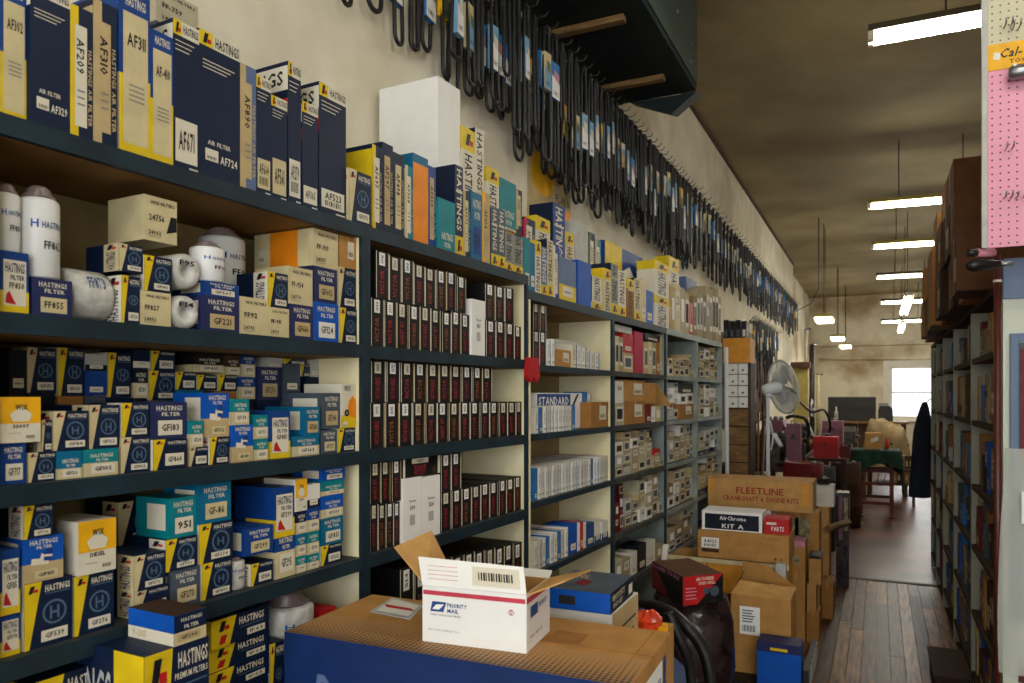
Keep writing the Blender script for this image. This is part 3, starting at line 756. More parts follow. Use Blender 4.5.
# the shelf contents, nearest unit
shelf_row(0, 1, '''
R 0 31 252 312 t=FF850
can 1 26 183 251 q=.03 t=FF850 cap=.14
B 32 72 279 316 c=purple lc=cream t=FF855 q=.02
can 27 68 184 279 q=.02 t=FF862 cap=.14
roll 73 119 268 321 along=1 t=FF873 q=.03
H 120 140 276 322 c=yellow q=.018 d=.1
W 140 171 292 328 t=FF827 q=.018 d=.1
H 119 143 245 277 c=cream q=.02 d=.1
H 144 172 257 292 c=yellow q=.018 d=.1
W 144 177 198 252 t=24756 q=.03 d=.11 dk=1
roll 172 201 289 329 q=.02 d=.14
roll 172 203 247 289 q=.02 d=.14
B 202 239 297 334 c=purple lc=tan q=.018
B 204 239 283 297 c=blue lc=paper q=.02 d=.11
can 204 232 240 285 q=.015 d=.11 t=FF95 cap=.16
can 219 255 226 297 q=.135 d=.125 t=FF99 cap=.14
W 240 268 298 336 t=FF92 q=.018
W 268 289 308 339 t=FF-931 q=.018
B 290 313 305 340 c=purple lc=tan q=.018
B 313 338 303 341 c=bright lc=offwhite q=.018
H 340 363 309 343 c=yellow q=.018
H 268 288 273 308 c=yellow q=.02
W 288 313 268 305 t=FF-954 q=.02
B 314 337 268 303 c=purple lc=tan q=.02
H 338 363 269 307 c=cream q=.02
W 313 338 231 268 t=FF-919 side=orange q=.02 d=.2
C 340 364 233 269 q=.02 d=.12
''', 'upper shelf, nearest unit')
shelf_row(0, 2, '''
B 0 26 443 488 c=blue lc=paper
X 0 40.5 397 444 q=.012 d=.1
H 28 56 452 486 c=cream
T 57 82 451 484 c=tealblue sp=.38
T 83 118 449 481 c=teal t=GF105
H 120 150 437 477 c=cream t=GF102
H 153 187 439 475 c=yellow
H 41.5 52 420 452 c=cream
H 53 88 411 451 c=cream t=GF114
H 89 120 405 449 c=cream t=GF122
H 122 149 403 437 c=yellow
B 150 187 402 439 c=purple lc=paper
H 189 208 447 472 c=cream
T 189 203 421 447 c=teal
D 204 229 393 436
H 210 229 437 469 c=yellow
T 231 249 399 425 c=teal t=GF-78
D 231 253 425 465 t=GF-119
T 254 268 439 463 c=teal
T 253 268 415 439 c=teal
R 270 290 411 461
T 292 319 436 460 c=tealblue t=GF163
B 304 320 407 436 c=tealblue lc=tan d=.13
B 321 337 430 456 c=slate lc=cream
H 338 358 428 453 c=yellow
B 322 340 393 429 c=slate lc=tan d=.15
Z 341 363 384 428 d=.13
P 9 27 350 393 q=.15 d=.11 c=darknavy
H 27 56 348 393 q=.15 d=.11 c=cream
H 58 84 348 396 q=.15 d=.11 c=yellow
P 85 107 371 395 q=.15 d=.11 c=blue
P 85 107 354 370 q=.15 d=.11 c=lightgrey c2=darknavy
H 108 131 353 397 q=.15 d=.11 c=yellow
T 133 148 368 398 q=.15 d=.11 c=darknavy
P 133 150 343 368 q=.15 d=.11 c=navy c2=paper
H 149 175 371 400 q=.15 d=.11 c=yellow
H 151 175 344 370 q=.15 d=.11 c=yellow
H 176 196 372 390 q=.15 d=.11 c=yellow
T 176 203 390 420 q=.15 d=.11 c=tealblue sp=.1
T 193 224 353 374 q=.15 d=.11 c=black sp=.4
T 225 240 353 374 q=.15 d=.11 c=umber sp=.4
H 197 217 375 391 q=.15 d=.11 c=yellow
H 218 237 375 391 q=.15 d=.11 c=yellow
T 241 255 353 376 q=.15 d=.11 c=blue sp=.6
T 238 255 377 399 q=.15 d=.11 c=blue sp=.55
B 258 280 367 400 q=.15 d=.11 c=purple lc=tan
H 296 313 364 391 q=.15 d=.11 c=yellow
P 266 282 354 367 q=.15 d=.11 c=lightgrey
H 284 306 354 364 q=.15 d=.11 c=yellow
P 307 326 357 376 q=.15 d=.11 c=lightgrey
P 307 322 377 395 q=.15 d=.11 c=navy
''', 'middle shelf, nearest unit', tol=.022)
shelf_row(0, 3, '''
R 0 20 614 663 t=GF178
R 0 20 550 613 t=GF115
H 24 72 580 656 c=yellow
H 74 114 573 642 c=yellow
D 22 63 537 582 t=GF115
H 24 53 500 538 c=yellow
X 78 116 520 573 t=DIESEL
H 134 169 588 626 c=cream
H 134 169 553 588 c=cream
B 171 200 568 612 c=slate lc=cream t=GF273
H 162 197 538 568 c=yellow
B 169 198 497 537 c=teal lc=paper t=951
H 202 232 561 606 c=yellow
H 199 233 522 562 c=yellow
B 197 231 481 523 c=tealblue lc=cream t=GF-86
can 233 249 558 597 wrap=1 cap=.08
H 251 273 562 593 c=yellow
B 245 273 527 562 c=blue lc=cream t=GF299
R 274 295 487 537 t=GF299 d=.13
T 275 295 537 586 c=blue sp=.66 t=GF295
T 296 306 556 580 c=teal
T 296 306 534 556 c=tealblue
T 296 306 511 533 c=navy
X 295 307 479 511
T 307 319 554 576 c=teal
T 307 319 531 553 c=teal
T 307 319 508 531 c=blue
P 307 320 484 508 c=offwhite c2=navy
H 321 342 544 572 c=yellow
B 321 343 517 544 c=tealblue lc=paper
T 321 343 495 517 c=bright sp=.4
T 321 344 480 495 c=teal sp=.3
B 322 345 466 480 c=bright lc=paper
P 5 22 498 548 q=.15 d=.11 c=darknavy
P 118 132 545 600 q=.15 d=.11 c=darknavy
H 118 160 500 540 q=.15 d=.11 c=cream
P 262 292 476 500 q=.15 d=.11 c=brown
''', 'lower shelf, nearest unit', tol=.022)
shelf_row(0, 4, '''
O 26 112 672 716 q=.02
O 205 268 688 716
O 207 269 664 688
O 209 269 640 664
O 211 269 613 640
H 270 284 642 700 c=yellow
can 287 325 593 660 wrap=1 cap=.2
P 326 336 608 660 c=red
''', 'fourth shelf, nearest unit', tol=.03)
# second unit: slim black gasket boxes
t = run('K', 371, 470, 9, 298, 315, 347, 355, 'd=.25') + 'U 471.5 485 300 357 q=.012 d=.26 t=350\n' + run('K', 486, 523, 4, 319, 326, 356, 359, 'd=.25')
t += run('K', 376, 466, 8, 251, 278, 299, 314, 'd=.25') + run('K', 485, 514, 3, 283, 289, 319, 325, 'd=.25')
shelf_row(1, 1, t, 'upper shelf, second unit')
t = run('K', 370, 524, 14, 403, 402, 453, 437, 'd=.25', jit=.4) + run('K', 371, 492, 10, 356, 365, 403, 402, 'd=.25', skip=())
shelf_row(1, 2, t, 'middle shelf, second unit')
t = run('K', 370, 401, 4, 505, 503, 559, 549, 'd=.25') + run('K', 370, 401, 3, 459, 456, 505, 503, 'd=.25') + 'U 402 421.5 478 548 q=.012 d=.26 t=300\nU 422 440 476 542 q=.012 d=.26 t=354\nK 403 440 456 477 d=.2 q=.02\n'
t += run('K', 441, 522, 9, 493, 476, 537, 512, 'd=.25', jit=.4) + run('K', 441, 461, 2, 453, 450, 492, 488, 'd=.25')
shelf_row(1, 3, t, 'lower shelf, second unit')
t = run('K', 400, 522, 11, 568, 542, 640, 600, 'd=.25', jit=.6)
shelf_row(1, 4, t, 'fourth shelf, second unit', tol=.06)
# third unit: white manuals
t = run('K', 533, 546, 2, 331, 332, 362, 364, 'd=.22', jit=.3) + run('K', 533, 546, 2, 301, 304, 331, 332, 'd=.22', jit=.3)
t += run('S', 547, 555, 2, 339, 340, 364, 365, 'd=.2') + 'C 556 571 350 365 q=.02 d=.08\nP 556 584 341 366 q=.13 d=.12 c=offwhite c2=postblue sp=.5 lab=0\n' + run('S', 572, 599, 6, 343, 354, 365, 367, 'd=.1', jit=1)
shelf_row(2, 1, t, 'upper shelf, third unit')
t = run('S', 535, 575, 11, 407, 405, 434, 429, 'd=.05', jit=.6) + run('S', 583, 591, 2, 392, 394, 428, 427, 'd=.1 q=.075') + 'C 591 609 402 427 q=.02 d=.11 c=kraft2\n'
shelf_row(2, 2, t, 'middle shelf, third unit')
t = run('S', 534, 611, 26, 469, 455, 508, 484, 'd=.25', jit=.3)
shelf_row(2, 3, t, 'lower shelf, third unit')
t = run('S', 534, 568, 9, 543, 527, 576, 561, 'd=.25', jit=.3) + 'P 569 577 524 560 c=bright\nP 577.5 580 523 558 c=white\nP 580.5 583 522 556 c=red\nP 583.5 586 522 555 c=offwhite\nP 586.5 594 523 552 c=postblue\nP 594.5 601 522 548 c=offwhite c2=postblue\nP 601.5 608 521 545 c=offwhite c2=postblue\n'
shelf_row(2, 4, t, 'fourth shelf, third unit', tol=.04)
# the STANDARD header box behind the white boxes
p = sh(536, 407, .075); p2 = sh(582, 393, .075)
f = Face(p2[0] - p[0], .11, sh(559, 393, .075)[1] - 1.4736)
f.body('white'); f.pan('postblue', .02, .60, .72, .97); f.txt('STANDARD', 'white', .05, .68, .68, .90); f.pol('ink', [(.70, .5), (.75, .5), (.92, .97), (.87, .97)], lay=1); f.label('white', .78, .2, .94, .5, '+')
r = f.b.build('display_box', None, sw((p[0] + p2[0]) / 2, .075, 1.4736), RZ); f.l.build('label', r)
tag(r, 'white display box lettered in a blue band behind thin white boxes', 'box')
# fourth unit
shelf_row(3, 1, '''
G 615 619 336 371 c=cream
G 619 623 337 371 c=beige
P 623 633 334 353 c=red
G 623 633 353 372 c=tan
P 634.5 643 332 373 c=crimson lab=0
G 644 648 343 374 c=tan
G 648 652 342 374 c=cream
G 652 656 343 375 c=beige
P 656.5 659.5 342 375 c=kraft2
P 660 664 335 375 c=tan
P 615 632 326 336 c=lightgrey
P 645 660 334 342 c=darknavy
''', 'upper shelf, fourth unit', tol=.04)
shelf_row(3, 2, '''
G 615 624 403 429 c=greycream
G 615 624 381 403 c=offwhite
C 625 645 401 427 c=kraft2 d=.2
C 623 645 377 401 c=kraft d=.2
P 646 651 405 426 c=darkred
P 651 655 407 425 c=white
G 655 661 406 425 c=cream
''', 'middle shelf, fourth unit', tol=.04)
def stackgrid(ui, j, x0, x1, n, yb0, yb1, hpx, tiers, loc, c=None, extra='', seed=1):
    random.seed(seed); t = ''
    U0, U1 = 1 / (915 - x0), 1 / (915 - x1)
    xs = [915 - 1 / (U0 + (U1 - U0) * i / n) for i in range(n + 1)]
    for i in range(n):
        y = yb0 + (yb1 - yb0) * (i + .5) / n
        k = random.choice(tiers)
        for a in range(k):
            hh = hpx * rn(.8, 1.2)
            col = random.choice(c) if c else random.choice(('beige', 'beige', 'beige2', 'greycream', 'tan', 'lightgrey', 'offwhite'))
            t += f"G {xs[i]:.2f} {xs[i+1]:.2f} {y-hh:.2f} {y:.2f} c={col} q={.02+rn(0,.02):.3f} d=.13\n"; y -= hh
    shelf_row(ui, j, t + extra, loc, tol=.02)
shelf_row(3, 2, 'P 662.2 664.6 404 424 c=beige\n', 'middle shelf end, fourth unit', tol=.05)
stackgrid(3, 3, 614.8, 652, 5, 481, 469, 12, (3, 4, 4), 'lower shelf, fourth unit', extra='P 653 660 449 462 c=red\nG 653 660 455 469 c=beige\nG 660 665 458 467 c=tan\n', seed=3)
stackgrid(3, 4, 614.8, 623, 2, 534, 530, 17, (2, 3), 'fourth shelf left, fourth unit', c=('darkred', 'maroon'), seed=4)
stackgrid(3, 4, 624, 664, 6, 529, 512, 14, (3, 3, 2), 'fourth shelf right, fourth unit', seed=5)
shelf_row(3, 5, '''
G 615 622 560 592 c=greycream
G 622.5 630 558 588 c=beige
P 631 637 552 582 c=offwhite
P 638 646 544 576 c=darknavy
P 647 655 541 570 c=offwhite
G 656 663 545 565 c=beige
''', 'fifth shelf, fourth unit', tol=.06)
# fifth and furthest units
stackgrid(4, 1, 668, 694, 5, 375, 376, 8, (2, 2, 3), 'upper shelf, fifth unit', seed=11)
stackgrid(4, 2, 668, 678, 2, 419, 418, 9, (4, 3), 'middle shelf left, fifth unit', c=('white', 'offwhite', 'lightgrey'), seed=12)
shelf_row(4, 2, 'C 679 694 404 417 c=kraft2 d=.16\nG 680 686 394 404 c=white\nG 687 693 393 403 c=offwhite\nP 680 693 382 393 c=char\n', 'middle shelf right, fifth unit', tol=.05)
stackgrid(4, 3, 668, 695, 5, 462, 452, 10, (2, 3, 4), 'lower shelf, fifth unit', seed=13)
stackgrid(4, 4, 668, 695, 5, 510, 494, 11, (2, 3, 3), 'fourth shelf, fifth unit', seed=14)
stackgrid(4, 5, 668, 695, 4, 556, 534, 12, (2, 3, 2), 'fifth shelf, fifth unit', seed=15)
stackgrid(5, 1, 699, 719, 4, 377, 378, 8, (3, 4), 'upper shelf, furthest unit', seed=16)
stackgrid(5, 2, 699, 719, 4, 415, 413, 8, (3, 4), 'middle shelf, furthest unit', c=('white', 'offwhite', 'greycream', 'beige'), seed=17)
stackgrid(5, 3, 699, 719, 4, 451, 446, 9, (2, 3), 'lower shelf, furthest unit', seed=18)
stackgrid(5, 4, 699, 719, 3, 490, 480, 12, (2, 3), 'fourth shelf, furthest unit', extra='', seed=19)
random.seed(99)
# the open carton leaning out of the fourth unit, with its raised flap
a0 = sh(645.5, 400, .02); a1 = sh(656, 380, .02); zt0 = 1.473 + .105
f = Face(a1[0] - a0[0], .2, .115); f.body('kraft'); r = f.b.build('open_carton', None, sw((a0[0] + a1[0]) / 2, .018, zt0 - .0), RZ)
b = MB(); w = (a1[0] - a0[0]); b.prism([(w / 2, -.002, .115), (w / 2, .12, .115), (w / 2 + .13, .10, -.02), (w / 2 + .13, -.05, -.02)], (.004, 0, .003), 'kraft3'); b.build('flap', r)
tag(r, 'open brown carton with a flap hanging towards the grey units', 'carton')
# long side box propped on the big blue-edged box tops (row four overhang)
def near_box(st, s0, s1, q, d, z0, h, o, label, name):
    f = Face(s1 - s0, d, h); STY[st](f, o); r = f.b.build(name, None, sw((s0 + s1) / 2, q, z0), RZ)
    if f.l.v: f.l.build('label', r)
    return tag(r, label, 'box')
# ------------------------------------------------------------------ boxes that jut out below the nearest unit's lower shelf
def zat(P, x, y):
    r = ray(x, y); return H + r[2] * math.hypot(P[0], P[1]) / math.hypot(r[0], r[1])
q0 = -.135
s0 = sh(174, 620, q0)[0]; s1 = sh(206, 620, q0)[0]; zt = sh(175, 617, q0)[1]; zb = sh(175, 647, q0)[1]
sp0 = sh(144, 670, q0)[0]; sp1 = sh(209, 660, q0)[0]
f = Face(sp1 - sp0, .40, zb - .901); f.body('navy'); f.pol('yellow', [(0, 0), (.28, 0), (.42, 1), (0, 1)]); f.logo(.06, .78, .34, .96)
f.txt('HASTINGS', 'paper', .5, .86, .97, .96); f.txt('PREMIUM FILTERS', 'paper', .45, .79, .97, .83); f.pan('logoblue', .5, .74, .96, .75, lay=1); f.label('paper', .55, .62, .85, .70, '1P63'); f.pol('cream', [(.42, .3), (1, .3), (1, .52), (.42, .52)], lay=1)
f.pan('yellow', .80, 0, 1, 1, 'L'); f.txt('HASTINGS', 'lightgrey', .34, .62, .78, .86, 'L'); f.pol('red', [(.85, .5), (.90, .5), (.90, .66), (.85, .72)], 'L', 1); f.pol('paper', [(.85, .56), (.96, .54), (.96, .66), (.85, .64)], 'L', 2)
r = f.b.build('filter_carton', None, sw((sp0 + sp1) / 2, q0, .9008), RZ); f.l.build('label', r)
tag(r, 'large navy and yellow carton jutting out under the lower shelf', 'box')
f = Face(s1 - s0, .125, zt - zb); f.body('bright'); f.pan('cream', 0, 0, 1, .42); f.pan('paper', 0, 0, 1, .42, 'L'); f.txt('9-2115', 'tan', .1, .12, .42, .34, 'L'); f.pan('navy', 0, .42, 1, 1); f.txt('HASTINGS', 'paper', .2, .76, .85, .88, lay=2); f.txt('FILTER', 'paper', .3, .52, .75, .64, lay=2); f.label('tan', .1, .1, .8, .36, 'GF203')
f.pan('umber', 0, 0, 1, 1, 'T')
r = f.b.build('filter_box', None, sw((s0 + s1) / 2, q0, zb + .0006), RZ); f.l.build('label', r)
tag(r, 'flat blue and white box on the jutting navy carton', 'box')
# white carton on the top ledge already stands in the second unit; a wall poster behind the ledge
pc = onX(560, 175, XL); b = MB()
pa = onX(527, 205, XL); pb = onX(570, 205, XL)
y0, y1 = pa.y, pb.y; z0, z1 = onX(548, 225, XL).z, onX(548, 150, XL).z
b.box(XL + .001, XL + .004, y0, y1, z0, z1, 'tan')
b.poly([(XL + .0046, y0 + (y1 - y0) * (.32 + .26 * math.cos(k * math.pi / 8)), z0 + (z1 - z0) * (.62 + .28 * math.sin(k * math.pi / 8))) for k in range(16)], 'gold')
b.poly([(XL + .0046, y1 - (y1 - y0) * .45, z0), (XL + .0046, y1, z0), (XL + .0046, y1, z0 + (z1 - z0) * .34), (XL + .0046, y1 - (y1 - y0) * .45, z0 + (z1 - z0) * .2)], 'orange')
b.text('FL-PRO', (XL + .0052, y0 + (y1 - y0) * .62, z0 + (z1 - z0) * .36), (0, (y1 - y0) * .34, 0), (0, 0, .05), 'ink')
tag(b.build('wall_poster'), 'yellow poster with a round gold emblem on the plaster wall', 'poster')
# ------------------------------------------------------------------ drive belts hanging on wire pegs
RX = XL
def belt_mesh(L, w, r, twist=0.0):
    b = MB(); pts = []
    n = 9
    for k in range(5): a = math.pi * (1 - k / 4); pts.append((.021 * math.cos(a), 0, .021 * math.sin(a) - .021))
    for k in range(1, n):
        t = k / n; pts.append((.021 + (w / 2 - .021) * math.sin(t * math.pi / 2) ** 1.3, twist * t, -.021 - (L - w / 2 - .021) * t))
    for k in range(9): a = -math.pi * k / 8; pts.append((w / 2 * math.cos(a), twist, -(L - w / 2) + w / 2 * math.sin(a)))
    for k in range(n - 1, 0, -1):
        t = k / n; pts.append((-.021 - (w / 2 - .021) * math.sin(t * math.pi / 2) ** 1.3, twist * t, -.021 - (L - w / 2 - .021) * t))
    b.tube(pts, r, 'rubber', 6, True)
    o = b.build('belt_tmp'); me = o.data; bpy.data.objects.remove(o); return me
VAR = [(.40, .06, .0085, 0), (.48, .075, .009, .01), (.55, .06, .0085, -.01), (.60, .085, .0095, .015), (.66, .07, .009, 0), (.72, .09, .0095, -.01), (.52, .046, .0115, .0), (.62, .044, .0115, 0)]
BM = [belt_mesh(*v) for v in VAR]
def sleeve_mesh(w, h, c1, c2, c3):
    b = MB(); b.box(-w / 2, w / 2, -.011, .011, -h, 0, c1)
    e = .0008
    for y, sx in ((-.011 - e, 1), (.011 + e, -1)):
        def P(pts, m): b.poly([(sx * w * (u - .5), y, -h + h * v) for u, v in pts], m)
        P([(0, 0), (1, 0), (1, .45), (0, .62)], c2); P([(.3, .5), (.9, .42), (.9, .72), (.3, .8)], c3)
    y = -.011 - 2 * e
    b.text('V-BELT', (-w * .36, y, -h * .9), (w * .7, 0, 0), (0, 0, h * .09), 'ink')
    o = b.build('sleeve_tmp'); me = o.data; bpy.data.objects.remove(o); return me
SM = [sleeve_mesh(.08, .18, 'skyblue', 'white', 'pink'), sleeve_mesh(.055, .19, 'sleeveblue', 'white', 'paper'), sleeve_mesh(.07, .16, 'gold', 'dirtygreen', 'cream'), sleeve_mesh(.065, .15, 'paper', 'tan', 'sleeveblue'), sleeve_mesh(.06, .18, 'cream', 'sleeveblue', 'dirtygreen')]
SN = ['blue and pink card sleeve', 'pale blue card sleeve', 'yellow-green card sleeve', 'white card sleeve', 'cream card sleeve']
hk = MB()
hk.tube([(0, 0, 0), (0, .10, 0), (0, .185, 0), (0, .20, .022)], .0028, 'wire', 5); hk.tube([(0, 0, 0), (.026, .05, .085), (.05, .0, .0)], .003, 'wire', 5); hk.tube([(.05, 0, 0), (.075, .09, .075), (.10, 0, .0)], .003, 'wire', 4)
ho = hk.build('hook_tmp'); HKM = ho.data; bpy.data.objects.remove(ho)
def belt_rack(ya, yb, z, step, per, name_loc, seed, first_plain=False, zf=None):
    random.seed(seed)
    rk = MB(); rk.box(RX + .001, RX + .012, ya - .1, yb + .1, z - .015, z + .015, 'dark_timber'); rr = rk.build('belt_rack')
    tag(rr, f'wall rail of wire pegs carrying {name_loc}', 'rack')
    y = ya; k = 0; i = 0
    while y < yb:
        place(HKM, 'wire_hook', rr, (RX + .012, y, z + .01), -math.pi / 2)
        cnt = per if not callable(per) else per(y)
        offs = sorted(random.uniform(.03, .16) for _ in range(cnt))
        for a, off in enumerate(offs):
            v = random.choice((0, 1, 2, 2, 3, 4, 4, 5, 6, 7)) if y > 2.9 else random.choice((1, 2, 2, 6, 3, 0))
            off = .04 + a * (.13 / max(cnt, 1)) + rn(0, .008)
            o = place(BM[v], 'drive_belt', None, (RX + .012 + off, y + rn(-.004, .004), z + .0142 + VAR[v][2]), math.pi / 2 + rn(-.16, .16))
            sn = random.choice((0, 0, 1, 1, 1, 2, 3, 4)); has = random.random() < .8
            if has:
                c = place(SM[sn], 'card_sleeve', o, (rn(-.004, .004), 0, -VAR[v][0] * rn(.2, .45)), rn(-.1, .1))
            lb = f"black drive belt {'in ' + SN[sn] if has else 'without sleeve'}, {ordn(i)} along {name_loc}"
            tag(o, lb, 'belt', f'belts on {name_loc}'); i += 1
        y += step * rn(.85, 1.15)
        k += 1
belt_rack(1.85, 6.6, 3.42, .105, lambda y: 1 if y < 2.5 else (2 if y < 2.9 else (3 if y < 3.4 else 4)), 'the near wall rail', 21)
belt_rack(6.8, 16.4, 3.47, .20, 3, 'the far wall rail', 22)
pA = onX(750, 322, RX); pB = onX(771, 330, RX)
belt_rack(pA.y, pB.y, pA.z, .2, 2, 'the low rear rail', 23)
pA = onX(772, 300, RX)
# ------------------------------------------------------------------ dark green air unit under the ceiling
random.seed(5)
r = empty('air_conditioner', (-1.32, 4.0, 3.56)); tag(r, 'dark green metal air unit hung above the belts', 'air unit')
ux0, ux1, uy0, uy1, uz0, uz1 = -.295, .28, -1.4, .80, 0, .70
b = MB(); b.box(ux0, ux1, uy0, uy1, uz0, uz1, 'unit_green'); body = b.build('casing', r)
b = MB(); b.box(ux1, ux1 + .012, uy0 + .02, uy1 - .02, .03, uz1 - .02, 'unit_face'); p = b.build('side_panel', r)
for yy, zz in ((.25, .25), (.58, .10), (.62, .22)):
    b = MB(); b.lathe([(.0, .008), (.010, .006), (.012, 0)], 'steel', 10, Matrix.Translation((ux1 + .012, yy, zz)) @ Matrix.Rotation(math.pi / 2, 4, 'Y')); b.build('bolt', p)
for yy in (-.34, .45):
    b = MB(); b.box(ux0, ux1 - .12, yy, yy + .05, -.032, -.001, 'timber'); b.build('support_batten', r)
b = MB(); b.prism([(ux0 + .14, uy1 - .001, .0), (ux1 - .16, uy1 + .02, -.11), (ux1, uy1 + .01, 0)], (0, .16, .03), 'unit_green'); b.build('outlet_louvre', r)
b = MB(); b.tube([(ux0 + .06, -.37, 0), (ux0 + .05, -.34, -.05), (ux0 + .01, -.3, -.11), (ux0 + .005, -.28, -.2)], .009, 'grey', 6); b.build('drain_hose', r)
for yy in (-.9, .5):
    for xx in (-.2, .22):
        b = MB(); b.tube([(xx, yy, uz1), (xx, yy, ZC - 3.56)], .008, 'wire', 6); b.build('hanger_rod', r)
# ------------------------------------------------------------------ fluorescent fittings
def fluoro(P, L, along, z, label, tubes=2, hood='lamp_hood_grey', w=.13, rods=True, rot=0.0, glow='tube_light', tr=.019, panel=False):
    r = empty('fluorescent_light', (P[0], P[1], z), (math.pi / 2 if along else 0) + rot)
    tag(r, label, 'light', 'hanging fluorescent lights')
    b = MB(); b.prism([(0, -w / 2, .05), (0, w / 2, .05), (0, w / 2 - .03, .10), (0, -w / 2 + .03, .10)], (L, 0, 0), hood); b.build('housing', r)
    if panel:
        b = MB(); b.box(.02, L - .02, -w * .42, w * .42, .004, .049, glow); b.build('diffuser', r); tubes = 0
    for k in range(tubes):
        yy = (k - (tubes - 1) / 2) * w * .55
        b = MB(); b.tube([(.03, yy, .02), (L - .03, yy, .02)], tr, glow, 10); b.build('tube', r)
        for xx in (.0, L - .03): b = MB(); b.box(xx, xx + .03, yy - .018, yy + .018, .0, .05, 'paper'); b.build('lamp_holder', r)
    if rods:
        for xx in (L * .25, L * .75):
            b = MB(); b.tube([(xx, 0, .10), (xx, 0, ZC - z)], .006, 'wire', 6); b.build('hanger_rod', r)
    return r
ZL = 3.70
l1 = onZ(868, 44, ZL)
fluoro(l1, 1.6, False, ZL, 'nearest ceiling tube light, upper right beside the pegboard', rot=.02)
names = ['double tube light above the brown boxes, second in the ceiling row', 'third cross tube light along the ceiling row', 'fourth cross tube light along the ceiling row', 'fifth cross tube light along the ceiling row', 'last cross tube light before the back wall']
for (xx, yy), nm in zip(((868, 209), (872, 249), (876, 279), (880, 304), (881, 323)), names):
    P = onZ(xx, yy, ZL)
    if yy > 300: P = onY(xx, yy, 17.5 if yy < 310 else 21.0)
    fluoro(P, 1.22 if yy < 290 else 1.1, False, P.z, nm, hood='lamp_hood' if yy < 260 else 'lamp_hood_grey', rot=.06)
for yy, nm in ((1.5, 'ceiling tube light right above the camera, out of view'), (-1.1, 'ceiling tube light by the shop window, out of view')): fluoro((.1, yy), 1.22, False, ZL, nm)
for (xa, ya), nm in (((909, 299), 'lengthwise tube light crossing below the third cross light'), ((903, 325), 'lengthwise tube light crossing the last cross light')):
    P = onY(xa, ya, 12.2 if ya < 310 else 17.8); fluoro((P.x, P.y), 2.4 if ya < 310 else 2.2, True, P.z, nm)
zl = 2.84
for (xx, yy), nm in (((823, 320), 'nearest of three low hanging lamps by the left wall'), ((837, 339), 'middle of three low hanging lamps by the left wall'), ((845, 356), 'furthest of three low hanging lamps by the left wall')):
    P = onZ(xx, yy, zl); P.y = min(P.y, 20.5); P.x = onY(xx, yy, P.y).x
    fluoro((P.x, P.y), .7, True, zl, nm, hood='lamp_hood', w=.30, glow='lamp_glow', panel=True)
b = MB(); P = onX(795, 303, XL); b.tube([(XL + .01, 16.5, 3.35), (-1.3, 14.8, 3.22), (-1.0, 13.6, 3.2), (-.83, 12.6, 3.3), (-.83, 12.6, 4.4)], .008, 'rubber', 6); tag(b.build('power_cable'), 'black cable sagging from the left wall to the low lamps', 'cable')
# ------------------------------------------------------------------ foreground: big blue and brown carton
ZT = 1.12
r = empty('blue_fronted_carton', (-1.133, 1.220, 0), math.radians(2.2)); tag(r, 'big brown carton with blue front carrying the postal box', 'carton')
Wd, Dp = .752, .325
b = MB(); b.box(0, Wd, 0, Dp, .62, ZT, 'kraft'); b.poly([(0, -.0006, .62), (Wd, -.0006, .62), (Wd, -.0006, ZT), (0, -.0006, ZT)], 'cartonblue'); b.build('carton_body', r)
b = MB(); b.poly([(.002, .0, ZT + .0005), (Wd - .002, .0, ZT + .0005), (Wd - .002, .14, ZT + .0005), (.002, .14, ZT + .0005)], 'halftone'); b.build('halftone_print', r)
b = MB(); b.poly([(.52, .16, ZT + .0008), (.60, .17, ZT + .0008), (.60, .24, ZT + .0008), (.53, .24, ZT + .0008)], 'kraft2'); b.build('tape', r)
b = MB(); b.box(Wd * .0, Wd, Dp * .5 - .001, Dp * .5 + .001, ZT, ZT + .0006, 'kraft2'); b.box(Wd - .035, Wd - .033, 0, Dp, ZT, ZT + .0007, 'kraft2'); b.build('flap_seam', r)
b = MB(); b.text('R', (.075, -.0014, ZT - .16), (.055, .0, 0.0), (.012, 0, .085), 'steelblue'); b.text('ain', (.16, -.0014, ZT - .18), (.16, 0, 0), (0, 0, .09), 'grey'); b.build('lettering', r)
b = MB(); xx = Wd + .0008
b.poly([(xx, .10, ZT - .16), (xx, .24, ZT - .16), (xx, .24, ZT - .03), (xx, .10, ZT - .03)], 'white')
for k in range(9): b.poly([(xx + .0006, .11 + k * .013, ZT - .14), (xx + .0006, .115 + k * .013 + .002 * (k % 3), ZT - .14), (xx + .0006, .115 + k * .013 + .002 * (k % 3), ZT - .06), (xx + .0006, .11 + k * .013, ZT - .06)], 'postblue')
b.poly([(xx, .25, ZT - .2), (xx, .275, ZT - .2), (xx, .275, ZT - .03), (xx, .25, ZT - .03)], 'postblue'); b.build('barcode_label', r)
b = MB(); b.box(-1.11, -.42, 1.27, 1.53, 0, .31, 'kraft2'); b.box(-1.11, -.42, 1.399, 1.401, .31, .3106, 'kraft3'); tag(b.build('brown_carton'), 'plain brown carton on the floor, bottom of the foreground stack', 'carton')
b = MB(); b.box(-1.12, -.41, 1.26, 1.54, .311, .6194, 'kraft'); b.box(-1.12, -.41, 1.40, 1.402, .6194, .6198, 'kraft3'); tag(b.build('brown_carton'), 'plain brown carton directly under the blue-fronted carton', 'carton')
# envelope sleeve lying on it
P = [onZ(x, y, ZT + .0012) for x, y in ((370, 612), (410, 620), (424, 606), (392, 598))]
b = MB(); b.prism(P, (0, 0, .0015), 'lightgrey'); cpt = sum(P, Vector()) / 4
b.poly([cpt + (p - cpt) * .8 + Vector((0, 0, .0021)) for p in P], 'offwhite'); b.poly([cpt + (p - cpt) * Vector((.7, .15, 1)) + Vector((0, 0, .0027)) for p in P], 'red')
tag(b.build('packing_envelope'), 'clear packing slip envelope lying on the carton top', 'envelope')
